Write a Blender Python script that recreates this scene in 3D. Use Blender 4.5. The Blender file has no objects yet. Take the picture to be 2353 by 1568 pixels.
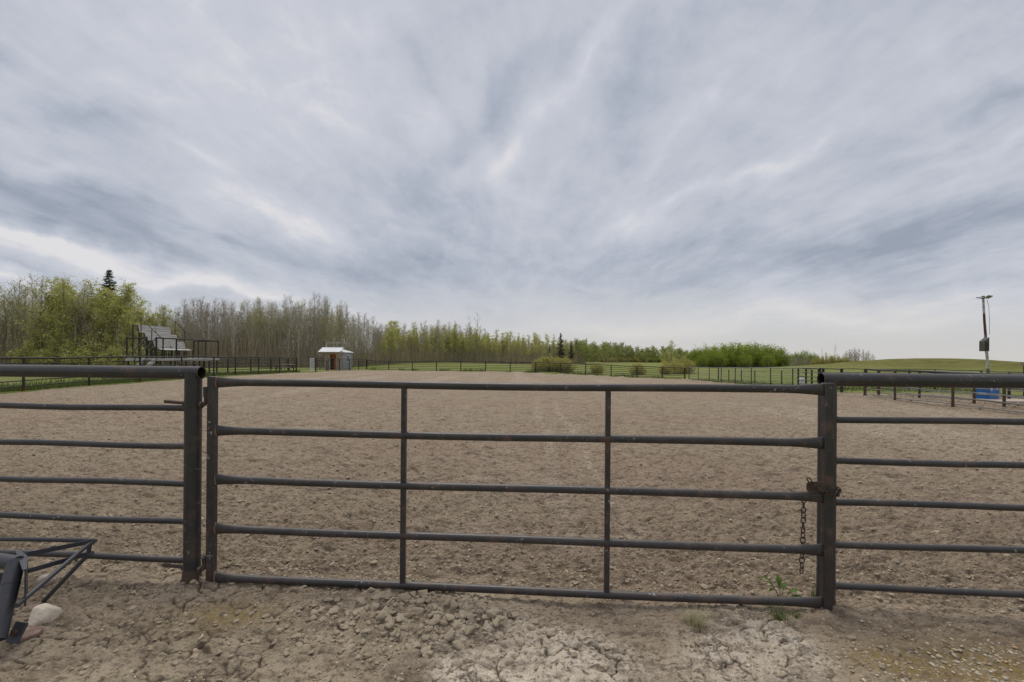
import bpy, math, random
import numpy as np
from mathutils import Vector, Matrix
random.seed(7)
RNG = np.random.default_rng(7)
C = bpy.context.scene.collection
TH = math.radians(0.45)
FPX, CX, HY, CAMZ = 1050.0, 1176.5, 822.0, 1.6
R = math.radians

# ------------------------------------------------------------------ camera measures (photo pixels -> metres at a depth)
def at(px, py, d):
    dx, dy = px - CX, py - HY
    x = dx*math.cos(TH) + dy*math.sin(TH)
    z = dx*math.sin(TH) - dy*math.cos(TH)
    return Vector((x/FPX*d, d, CAMZ + z/FPX*d))
def xat(px, d): return (px - CX)/FPX*d

# ------------------------------------------------------------------ noise in numpy
def _h(ix, iy, s):
    n = (ix.astype(np.int64)*374761393 + iy.astype(np.int64)*668265263 + s*1442695041) & 0xffffffff
    n = ((n ^ (n >> 13))*1274126177) & 0xffffffff
    n = (n ^ (n >> 16)) & 0xffffffff
    return n.astype(np.float64)/4294967295.0
def perlin(x, y, s=0):
    x0 = np.floor(x); y0 = np.floor(y); fx = x-x0; fy = y-y0
    x0 = x0.astype(np.int64); y0 = y0.astype(np.int64)
    u = fx*fx*fx*(fx*(fx*6-15)+10); v = fy*fy*fy*(fy*(fy*6-15)+10)
    def g(ox, oy):
        a = _h(x0+ox, y0+oy, s)*2*np.pi
        return np.cos(a)*(fx-ox) + np.sin(a)*(fy-oy)
    a = g(0,0); b = g(1,0); c = g(0,1); d = g(1,1)
    return ((a+(b-a)*u) + ((c+(d-c)*u)-(a+(b-a)*u))*v)*1.5
def worley(x, y, s=0):
    x0 = np.floor(x).astype(np.int64); y0 = np.floor(y).astype(np.int64)
    f1 = np.full(x.shape, 9.0); f2 = np.full(x.shape, 9.0); idv = np.zeros(x.shape)
    for ox in (-1,0,1):
        for oy in (-1,0,1):
            cx = x0+ox; cy = y0+oy
            px = cx + _h(cx, cy, s); py = cy + _h(cx, cy, s+17)
            d = np.hypot(px-x, py-y)
            nid = _h(cx, cy, s+31)
            nearer = d < f1
            f2 = np.where(nearer, f1, np.minimum(f2, d)); idv = np.where(nearer, nid, idv); f1 = np.where(nearer, d, f1)
    return f1, f2, idv
def sstep(a, b, x):
    t = np.clip((x-a)/(b-a), 0, 1); return t*t*(3-2*t)

# ------------------------------------------------------------------ terrain
_CP = np.array([(-21,19.6,.02),(-21,22.7,.02),(-21,32,.14),(-21,37.9,.03),(-21,44.5,0),(-20.6,48,-.02),(-22.9,60,-.15),(-20.6,64.8,-.3),
 (-10,62,-.28),(0,58,-.22),(6,57,-.33),(12,55,-.5),(17.5,53,-.68),(19.7,52,-.72),(19.7,43,-.6),(20,34.8,-.43),(19.5,27,-.25),(19,24.9,-.33),(18.3,19,-.28),(20.8,20,-.28),
 (26,26,-.3),(0,0,0),(0,3,0),(-3,3,.03),(3,3,-.01),(0,8,-.02),(0,20,-.05),(-10,20,0),(10,20,-.15),(-10,40,0),(8,40,-.3),
 (-45,45,.05),(-32,55,0),(-28,62,-.05),(-22,90,0),(-15,115,.3),(-5,115,.1),(10,120,-.1),(35,150,-.4),(60,112,-.55),(40,80,-.6),(50,50,-.45),(75,60,-.35),(40,36,-.35),(80,115,-.4)],float)
_L = 13.0; _B = -.3
_K = np.exp(-((_CP[:,None,0]-_CP[None,:,0])**2+(_CP[:,None,1]-_CP[None,:,1])**2)/(2*_L*_L)) + np.eye(len(_CP))*.06
_W = np.linalg.solve(_K, _CP[:,2]-_B)
def gz(x, y):
    x = np.asarray(x, float); y = np.asarray(y, float)
    z = np.full(x.shape, _B)
    for (cx, cy, _), w in zip(_CP, _W):
        z = z + w*np.exp(-((x-cx)**2+(y-cy)**2)/(2*_L*_L))
    z = z + 2.42*np.exp(-(((x-76)/20.0)**2 + ((y-82)/20.0)**2))           # the grassy mound
    return z
def g1(x, y): return float(gz(np.array([x]), np.array([y]))[0])
GA, GB = 3.04, -.069                                                     # fence line: y = GA + GB x
def gate_y(x): return GA + GB*x

# ------------------------------------------------------------------ materials
def mat(name, rough=.7, spec=.3):
    m = bpy.data.materials.new(name); m.use_nodes = True
    nt = m.node_tree; b = nt.nodes['Principled BSDF']
    b.inputs['Roughness'].default_value = rough
    b.inputs['Specular IOR Level'].default_value = spec
    return m, nt, b
def N(nt, t, **kw):
    n = nt.nodes.new(t)
    for k, v in kw.items(): setattr(n, k, v)
    return n
def noise(nt, vec, scale, detail=4, rough=.55, dist=0):
    n = N(nt, 'ShaderNodeTexNoise'); n.inputs['Scale'].default_value = scale
    n.inputs['Detail'].default_value = detail; n.inputs['Roughness'].default_value = rough; n.inputs['Distortion'].default_value = dist
    if vec is not None: nt.links.new(vec, n.inputs['Vector'])
    return n.outputs['Fac']
def ramp(nt, fac, stops):
    r = N(nt, 'ShaderNodeValToRGB'); e = r.color_ramp.elements
    while len(e) < len(stops): e.new(.5)
    for k, (p, c) in enumerate(stops):
        e[k].position = p; e[k].color = (c, c, c, 1) if isinstance(c, (int, float)) else (*c, 1)
    nt.links.new(fac, r.inputs['Fac']); return r.outputs['Color']
def mix(nt, fac, a, b, mode='MIX'):
    n = N(nt, 'ShaderNodeMix', data_type='RGBA', blend_type=mode)
    for s, v in ((n.inputs[0], fac), (n.inputs[6], a), (n.inputs[7], b)):
        if isinstance(v, (int, float)): s.default_value = v
        elif isinstance(v, tuple): s.default_value = (*v, 1)
        else: nt.links.new(v, s)
    return n.outputs[2]
def math_(nt, op, a, b=0.0, c=None):
    n = N(nt, 'ShaderNodeMath', operation=op)
    for s, v in zip(n.inputs, (a, b, c)):
        if v is None: continue
        if isinstance(v, (int, float)): s.default_value = v
        else: nt.links.new(v, s)
    return n.outputs[0]
def bump(nt, b, h, strength, dist):
    n = N(nt, 'ShaderNodeBump'); n.inputs['Strength'].default_value = strength; n.inputs['Distance'].default_value = dist
    nt.links.new(h, n.inputs['Height']); nt.links.new(n.outputs[0], b.inputs['Normal'])
def wpos(nt): return N(nt, 'ShaderNodeNewGeometry').outputs['Position']

def steel(name, base, tint, rough, scuff, rust=.0, dust=.12):
    m, nt, b = mat(name, rough, .42); p = wpos(nt)
    n1 = noise(nt, p, 3.0, 5); n2 = noise(nt, p, 34, 5, .7); n3 = noise(nt, p, 9, 6, .7)
    c = mix(nt, n1, base, tint)
    c = mix(nt, math_(nt, 'MULTIPLY', ramp(nt, n3, [(.50, 0.), (.68, rust)]), ramp(nt, noise(nt, p, 1.3, 4, .6), [(.42, .15), (.60, 1.)])), c, (.165, .092, .062))
    sp = N(nt, 'ShaderNodeSeparateXYZ'); nt.links.new(N(nt, 'ShaderNodeNewGeometry').outputs['Normal'], sp.inputs[0])
    up = ramp(nt, sp.outputs[2], [(.45, 0.), (1., dust)])                 # settled dust lies on upward faces
    c = mix(nt, math_(nt, 'MULTIPLY', up, ramp(nt, n3, [(.3, .5), (.7, 1.)])), c, (.30, .26, .22))
    c = mix(nt, math_(nt, 'MULTIPLY', ramp(nt, noise(nt, p, 1.7, 6, .7), [(.48, 0.), (.66, .5)]), ramp(nt, n3, [(.35, .3), (.65, 1.)])), c, (.085, .070, .056))
    sc = math_(nt, 'MULTIPLY', ramp(nt, n2, [(.60, 0.), (.68, 1.)]), ramp(nt, noise(nt, p, 5, 3), [(.50, 0.), (.62, scuff)]))
    c = mix(nt, sc, c, (.33, .32, .31))
    nt.links.new(c, b.inputs['Base Color'])
    nt.links.new(ramp(nt, n3, [(.3, rough-.1), (.7, rough+.15)]), b.inputs['Roughness'])
    bump(nt, b, n2, .25, .002)
    return m
M = {}
M['steel'] = steel('black_painted_steel', (.027,.0255,.0275), (.050,.046,.047), .36, 1.0, .4, .17)
M['steel_gate'] = steel('gate_steel', (.030,.0275,.0285), (.055,.048,.047), .37, .9, .8, .17)
M['steel_blue'] = steel('blue_black_steel', (.035,.037,.046), (.055,.058,.070), .40, .35, .12, .10)
M['steel_far'] = steel('weathered_dark_steel', (.014,.016,.014), (.026,.026,.022), .6, .1, .3, .05)
M['steel_pale'] = steel('galvanised_steel', (.16,.175,.155), (.22,.23,.21), .5, .3, .1, .25)
M['steel_brown'] = steel('rusty_brown_steel', (.060,.038,.026), (.10,.062,.04), .7, .1, .8, .15)
def simple(name, c1, c2, scale=6, rough=.8, bs=.3, spec=.25, stretch=None):
    m, nt, b = mat(name, rough, spec); p = wpos(nt)
    if stretch:
        v = N(nt, 'ShaderNodeVectorMath', operation='MULTIPLY'); nt.links.new(p, v.inputs[0]); v.inputs[1].default_value = stretch; p = v.outputs[0]
    n1 = noise(nt, p, scale, 5, .6)
    nt.links.new(mix(nt, ramp(nt, n1, [(.3,0.),(.7,1.)]), c1, c2), b.inputs['Base Color'])
    if bs: bump(nt, b, noise(nt, p, scale*4, 3), bs, .01)
    return m
M['rust'] = simple('rust', (.07,.030,.016), (.15,.07,.035), 30, .85)
M['rust_chain'] = simple('rusty_chain', (.045,.030,.021), (.105,.070,.045), 60, .7, .2)
M['rust_disc'] = simple('faded_rust_disc', (.20,.13,.10), (.34,.24,.19), 30, .8)
M['hollow'] = simple('rusty_pipe_inside', (.022,.010,.006), (.05,.024,.014), 25, .9)
M['weld'] = simple('rusty_weld', (.14,.065,.03), (.30,.20,.14), 60, .7)
M['plank'] = simple('grey_weathered_planks', (.36,.345,.32), (.56,.54,.51), 1.4, .85, .3, .2, (3,1,6))
M['plank_brown'] = simple('brown_weathered_wood', (.17,.13,.10), (.34,.28,.22), 2.5, .85, .3)
M['sheet'] = simple('grey_sheet_cladding', (.30,.31,.325), (.40,.41,.43), 1.5, .6, .1)
M['ply'] = simple('weathered_plywood', (.38,.29,.20), (.56,.45,.34), 2.5, .85, .2)
M['orange'] = simple('orange_painted_door', (.36,.085,.025), (.50,.15,.05), 3, .6, .1)
M['darkwood'] = simple('dark_brown_opening', (.055,.028,.015), (.11,.055,.03), 3, .8, .1)
M['roofmetal'] = simple('pale_metal_roof', (.55,.57,.58), (.68,.69,.69), 1.2, .45, .1, .4)
M['white'] = simple('white_paint', (.62,.63,.63), (.74,.74,.73), 8, .6, .1)
M['glass'] = simple('dark_window_glass', (.02,.025,.03), (.04,.045,.05), 2, .15, 0, .5)
M['blue'] = simple('blue_plastic', (.015,.11,.36), (.03,.16,.46), 4, .5, .05, .4)
M['box_grey'] = simple('dark_grey_weathered_box', (.07,.065,.06), (.15,.14,.13), 4, .8, .2)
M['lens'] = simple('floodlight_lens', (.20,.20,.19), (.30,.30,.29), 3, .3, 0, .5)
M['stone'] = simple('pale_stone', (.62,.53,.41), (.80,.71,.58), 14, .85, .5)
M['stone_dull'] = simple('dull_pink_stone', (.36,.29,.24), (.50,.42,.35), 14, .85, .5)
M['straw'] = simple('dry_straw', (.45,.38,.26), (.62,.54,.40), 20, .8, 0)
def pole_mat():
    m, nt, b = mat('peeling_painted_pole', .7, .3); p = wpos(nt)
    s = N(nt, 'ShaderNodeSeparateXYZ'); nt.links.new(p, s.inputs[0])
    n = noise(nt, p, 2.6, 5, .7)
    h = math_(nt, 'ADD', s.outputs[2], math_(nt, 'MULTIPLY', n, .7))
    zone = ramp(nt, math_(nt, 'DIVIDE', h, 8.0), [(0,(.11,.09,.065)),(.165,(.11,.09,.065)),(.18,(.60,.57,.50)),(.30,(.55,.55,.54)),(.47,(.40,.40,.40)),(.50,(.13,.060,.052)),(.70,(.12,.065,.06)),(.72,(.50,.51,.53)),(1.,(.55,.56,.58))])
    c = mix(nt, ramp(nt, noise(nt, p, 7, 5, .7), [(.52,0.),(.60,.85)]), zone, (.07,.055,.05))
    nt.links.new(c, b.inputs['Base Color']); return m
M['pole'] = pole_mat()
def leaf_mat(name, c1, c2, tr=.35, scale=.35):
    m, nt, b = mat(name, .6, .15); p = wpos(nt)
    inf = N(nt, 'ShaderNodeObjectInfo')
    f = math_(nt, 'ADD', math_(nt, 'MULTIPLY', inf.outputs['Random'], .45), math_(nt, 'MULTIPLY', ramp(nt, noise(nt, p, scale*4, 3, .6), [(.3,0.),(.7,1.)]), .55))
    c = mix(nt, f, c1, c2)
    nt.links.new(c, b.inputs['Base Color'])
    t = N(nt, 'ShaderNodeBsdfTranslucent'); nt.links.new(c, t.inputs['Color'])
    mx = N(nt, 'ShaderNodeMixShader'); mx.inputs[0].default_value = tr
    nt.links.new(b.outputs[0], mx.inputs[1]); nt.links.new(t.outputs[0], mx.inputs[2])
    nt.links.new(mx.outputs[0], nt.nodes['Material Output'].inputs['Surface'])
    return m
M['leaf'] = leaf_mat('fresh_aspen_leaves', (.41,.42,.11), (.60,.59,.22), .5)
M['leaf_far'] = leaf_mat('muted_green_leaves', (.26,.30,.085), (.40,.43,.13), .45)
M['leaf_pale'] = leaf_mat('pale_budding_leaves', (.34,.345,.09), (.50,.49,.15), .48)
M['leaf_bush'] = leaf_mat('deep_green_leaves', (.21,.29,.028), (.36,.44,.06), .48)
M['leaf_olive'] = leaf_mat('olive_willow_leaves', (.37,.345,.085), (.52,.48,.15), .45)
M['needle'] = leaf_mat('spruce_needles', (.055,.070,.038), (.10,.115,.06), .2)
M['bud'] = leaf_mat('brown_buds', (.20,.175,.135), (.30,.27,.20), .2)
M['grass_blade'] = leaf_mat('grass_blades', (.09,.13,.035), (.17,.20,.065), .3, 2)
M['grass_dry'] = leaf_mat('dry_grass_blades', (.46,.42,.24), (.64,.59,.40), .3, 8)
M['weed'] = leaf_mat('weed_leaf', (.07,.13,.025), (.13,.21,.04), .3, 8)
M['bark'] = simple('pale_aspen_bark', (.36,.325,.265), (.54,.50,.42), 2.5, .9, .3)
M['bark_dark'] = simple('dark_bark', (.16,.135,.105), (.27,.235,.185), 2.5, .9, .3)
M['twig'] = simple('grey_brown_twigs', (.32,.28,.215), (.48,.43,.345), .8, .9, 0)
M['twig_brown'] = simple('brown_thicket_twigs', (.26,.21,.135), (.42,.35,.24), .5, .9, 0)

def grass_ground():
    m, nt, b = mat('grass_field', .9, .1); p = wpos(nt)
    big = noise(nt, p, .07, 4, .6); mid = noise(nt, p, .9, 5, .65); fine = noise(nt, p, 14, 4, .7)
    c = mix(nt, ramp(nt, mid, [(.3,0.),(.7,1.)]), (.145,.185,.036), (.25,.275,.066))
    c = mix(nt, ramp(nt, big, [(.42,0.),(.65,.6)]), c, (.28,.25,.12))
    s = N(nt, 'ShaderNodeSeparateXYZ'); nt.links.new(p, s.inputs[0])
    hill = ramp(nt, math_(nt, 'DIVIDE', math_(nt, 'ADD', s.outputs[2], .3), 2.6), [(.12,0.),(.45,1.)])
    hc = mix(nt, ramp(nt, noise(nt, p, .5, 9, .78), [(.38,0.),(.62,1.)]), (.125,.122,.026), (.235,.218,.070))
    c = mix(nt, hill, c, hc)
    c = mix(nt, ramp(nt, fine, [(.35,0.),(.65,.5)]), c, mix(nt, 1.0, c, (.55,.55,.55), 'MULTIPLY'))
    nt.links.new(c, b.inputs['Base Color']); bump(nt, b, math_(nt, 'ADD', fine, math_(nt, 'MULTIPLY', mid, 3.)), .9, .10)
    return m
M['field'] = grass_ground()
def dirt():
    m, nt, b = mat('tilled_dirt', .95, .1); p = wpos(nt)
    a = N(nt, 'ShaderNodeAttribute', attribute_name='mask'); s = N(nt, 'ShaderNodeSeparateColor'); nt.links.new(a.outputs['Color'], s.inputs[0])
    v = N(nt, 'ShaderNodeVectorMath', operation='MULTIPLY'); nt.links.new(p, v.inputs[0]); v.inputs[1].default_value = (.35,1.,1.)
    n0 = noise(nt, v.outputs[0], .22, 4, .6); n1 = noise(nt, p, 2.2, 6, .65); n2 = noise(nt, p, 26, 6, .7); n3 = noise(nt, p, 110, 3, .7)
    n4 = noise(nt, v.outputs[0], 1.6, 6, .7)
    vx = N(nt, 'ShaderNodeVectorMath', operation='MULTIPLY'); nt.links.new(p, vx.inputs[0]); vx.inputs[1].default_value = (.6,1.,1.)
    fr = noise(nt, p, 3.1, 13, .74); fs = noise(nt, v.outputs[0], 7.0, 12, .72)
    c = mix(nt, ramp(nt, n1, [(.3,0.),(.7,1.)]), (.325,.263,.180), (.44,.36,.255))
    c = mix(nt, ramp(nt, n0, [(.40,0.),(.58,.5)]), c, (.37,.262,.195))
    c = mix(nt, math_(nt, 'MULTIPLY', s.outputs[0], ramp(nt, n1, [(.25,.5),(.6,1.)])), c, (.70,.61,.485))      # dried pale clay
    c = mix(nt, ramp(nt, fr, [(.30,.85),(.45,0.)]), c, (.15,.110,.080))
    c = mix(nt, ramp(nt, fs, [(.36,.9),(.49,0.)]), c, (.16,.118,.086))  # dark dashes painted for the shaded gaps between soil crumbs
    c = mix(nt, ramp(nt, fr, [(.56,0.),(.74,.7)]), c, (.45,.38,.295))
    c = mix(nt, ramp(nt, n2, [(.60,0.),(.74,.45)]), c, (.50,.425,.33))
    c = mix(nt, ramp(nt, noise(nt, vx.outputs[0], 30, 5, .68), [(.37,.85),(.47,0.)]), c, (.125,.095,.068))  # dark specks, here and next line, paint shade of small crevices into the soil
    c = mix(nt, ramp(nt, noise(nt, vx.outputs[0], 13, 7, .72), [(.36,.75),(.46,0.)]), c, (.135,.102,.075))
    c = mix(nt, math_(nt, 'MULTIPLY', s.outputs[2], ramp(nt, n2, [(.36,0.),(.55,.85)])), c, (.30,.215,.075))      # mossy ochre stains
    c = mix(nt, s.outputs[1], c, (.10,.077,.059))                                                             # cracks with their shade painted dark, plus damp dark soil
    c = mix(nt, ramp(nt, n3, [(.35,.5),(.5,0.)]), c, (.15,.115,.085))
    nt.links.new(c, b.inputs['Base Color'])
    h = math_(nt, 'ADD', math_(nt, 'ADD', n2, math_(nt, 'MULTIPLY', n3, .5)), math_(nt, 'MULTIPLY', fr, 1.2)); bump(nt, b, h, .85, .016)
    bn = [q for q in nt.nodes if q.type == 'BUMP'][0]; nt.links.new(math_(nt, 'MULTIPLY_ADD', a.outputs['Alpha'], .024, .014), bn.inputs['Distance'])
    return m
M['dirt'] = dirt()
def clod_mat():
    m, nt, b = mat('dry_soil_clods', .95, .1); p = wpos(nt)
    n1 = noise(nt, p, 9, 4); n2 = noise(nt, p, 90, 4, .7)
    c = mix(nt, ramp(nt, n1, [(.3,0.),(.7,1.)]), (.29,.235,.163), (.43,.355,.262))
    c = mix(nt, ramp(nt, n2, [(.32,.4),(.45,0.)]), c, (.16,.125,.09))
    nt.links.new(c, b.inputs['Base Color']); bump(nt, b, n2, .6, .004); return m
M['clod'] = clod_mat()
def gravel_mat():
    m, nt, b = mat('pale_gravel', .8, .2)
    a = N(nt, 'ShaderNodeAttribute', attribute_name='mask')
    nt.links.new(a.outputs['Color'], b.inputs['Base Color']); return m
M['gravel'] = gravel_mat()

# ------------------------------------------------------------------ mesh helpers
def link(name, me, m, parent=None, smooth=True):
    o = bpy.data.objects.new(name, me); C.objects.link(o)
    for k in (m if isinstance(m, (list, tuple)) else [m]): me.materials.append(k)
    if smooth: me.polygons.foreach_set('use_smooth', np.ones(len(me.polygons), bool))
    if parent: o.parent = parent
    return o
def np_mesh(name, V, F, mi=None):
    """V (n,3), F (m,4) or (m,3) int"""
    V = np.asarray(V, np.float32); F = np.asarray(F, np.int32)
    me = bpy.data.meshes.new(name); k = F.shape[1]
    me.vertices.add(len(V)); me.vertices.foreach_set('co', V.ravel())
    me.loops.add(F.size); me.loops.foreach_set('vertex_index', F.ravel())
    me.polygons.add(len(F)); me.polygons.foreach_set('loop_start', np.arange(0, F.size, k, dtype=np.int32))
    me.polygons.foreach_set('loop_total', np.full(len(F), k, np.int32))
    if mi is not None: me.polygons.foreach_set('material_index', np.asarray(mi, np.int32))
    me.update(calc_edges=True); return me
class MB:
    def __init__(s): s.v = []; s.f = []
    def tube(s, pts, r, sides=10, cap=True, r2=None, up=None):
        """pts polyline; r radius or list; r2 optional second radius (along the frame's 2nd axis) ; up fixes the 2nd axis"""
        pts = [Vector(p) for p in pts]; n = len(pts)
        rr = r if isinstance(r, (list, tuple)) else [r]*n
        r2 = rr if r2 is None else (r2 if isinstance(r2, (list, tuple)) else [r2]*n)
        b0 = len(s.v); ref = Vector(up) if up else None
        prev = None
        for i, p in enumerate(pts):
            if i == 0: t = pts[1]-pts[0]
            elif i == n-1: t = pts[-1]-pts[-2]
            else: t = (pts[i]-pts[i-1]).normalized() + (pts[i+1]-pts[i]).normalized()
            t.normalize()
            if ref is not None: a = ref - t*ref.dot(t)
            elif prev is None:
                a = Vector((0,0,1)) if abs(t.z) < .9 else Vector((1,0,0)); a = a - t*a.dot(t)
            else: a = prev - t*prev.dot(t)
            a.normalize(); prev = a; bb = t.cross(a)
            for k in range(sides):
                w = 2*math.pi*k/sides
                s.v.append(tuple(p + a*(math.cos(w)*r2[i]) + bb*(math.sin(w)*rr[i])))
        for i in range(n-1):
            for k in range(sides):
                k2 = (k+1) % sides
                s.f.append((b0+i*sides+k, b0+i*sides+k2, b0+(i+1)*sides+k2, b0+(i+1)*sides+k))
        if cap:
            s.f.append(tuple(b0+k for k in range(sides))[::-1]); s.f.append(tuple(b0+(n-1)*sides+k for k in range(sides)))
        return s
    def box(s, c, size, rz=0, ax=None):
        c = Vector(c); hx, hy, hz = [q/2 for q in size]
        if ax is None:
            X = Vector((math.cos(rz), math.sin(rz), 0)); Y = Vector((-math.sin(rz), math.cos(rz), 0)); Z = Vector((0,0,1))
        else: X, Y, Z = ax
        b = len(s.v)
        for sx, sy, sz in ((-1,-1,-1),(1,-1,-1),(1,1,-1),(-1,1,-1),(-1,-1,1),(1,-1,1),(1,1,1),(-1,1,1)):
            s.v.append(tuple(c + X*(sx*hx) + Y*(sy*hy) + Z*(sz*hz)))
        for f in ((3,2,1,0),(4,5,6,7),(0,1,5,4),(1,2,6,5),(2,3,7,6),(3,0,4,7)): s.f.append(tuple(b+i for i in f))
        return s
    def beam(s, p, q, w, h, up=(0,0,1)):
        p = Vector(p); q = Vector(q); X = (q-p).normalized(); Z = Vector(up) - X*Vector(up).dot(X); Z.normalize(); Y = Z.cross(X)
        return s.box((p+q)/2, ((q-p).length, w, h), ax=(X, Y, Z))
    def build(s, name, m, parent=None, smooth=True, bevel=0):
        me = bpy.data.meshes.new(name); me.from_pydata(s.v, [], s.f); me.update()
        o = link(name, me, m, parent, smooth)
        if smooth:
            try: me.set_sharp_from_angle(angle=R(40))
            except Exception: pass
        if bevel:
            b = o.modifiers.new('edge', 'BEVEL'); b.width = bevel; b.segments = 2; b.limit_method = 'ANGLE'
        return o
def tag(o, label, cat, group=None, kind=None):
    o['label'] = label; o['category'] = cat
    if group: o['group'] = group
    if kind: o['kind'] = kind
    return o
def thing(name, loc, label, cat, group=None):
    o = bpy.data.objects.new(name, None); C.objects.link(o); o.location = loc; o.empty_display_size = .2
    tag(o, label, cat, group)
    bpy.context.view_layer.update() if False else None
    return o
def rel(root, o):
    """keep a part's world geometry while it is parented to a root that sits elsewhere (rotation free roots)"""
    o.parent = root; o.matrix_parent_inverse = Matrix.Translation(-Vector(root.location)); return o
def part(mb, name, m, root, **k): return rel(root, mb.build(name, m, None, **k))

# ------------------------------------------------------------------ ground sheet and dirt
def arena_sd(x, y):
    """positive inside the bare dirt"""
    fy = 64.8 + (x+20.6)*(-12.8/40.3) - .5
    right = np.where(y < 27.5, 27.0 - np.maximum(0, (y-22))*.2, 19.75)
    right = np.where(y < 4, 40, right)
    d = np.minimum(np.minimum(x+20.9, right-x), fy-y)
    d = np.where((y > 33) & (x < -18.0) & (y < 46), np.minimum(d, x + 20.75), d)
    d = np.where((y > 44) & (y < 49) & (x < -17), np.minimum(d, x + 20.3), d)
    return d
def build_ground():
    t = np.linspace(-1, 1, 421); f = np.sinh(t*5.2)/math.sinh(5.2)
    xs = f*3500; ys = f*3500 + 25
    X, Y = np.meshgrid(xs, ys); Z = gz(X, Y)
    far = sstep(160, 500, np.hypot(X, Y)); Z = Z*(1-far) + (-.5)*far
    Z += .05*perlin(X*.25, Y*.25, 3)*(1-far)
    Z -= .14*sstep(-.1, 1.2, arena_sd(X, Y)*1.0)*(Y < 70)*(Y > -5)
    n = len(xs); idx = np.arange(n*n).reshape(n, n)
    F = np.stack([idx[:-1,:-1], idx[:-1,1:], idx[1:,1:], idx[1:,:-1]], -1).reshape(-1, 4)
    o = link('grass_field', np_mesh('grass_field', np.stack([X, Y, Z], -1).reshape(-1, 3), F), M['field'])
    tag(o, 'green grass field with a low rounded mound around the arena', 'field', None, 'structure')
build_ground()

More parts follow.
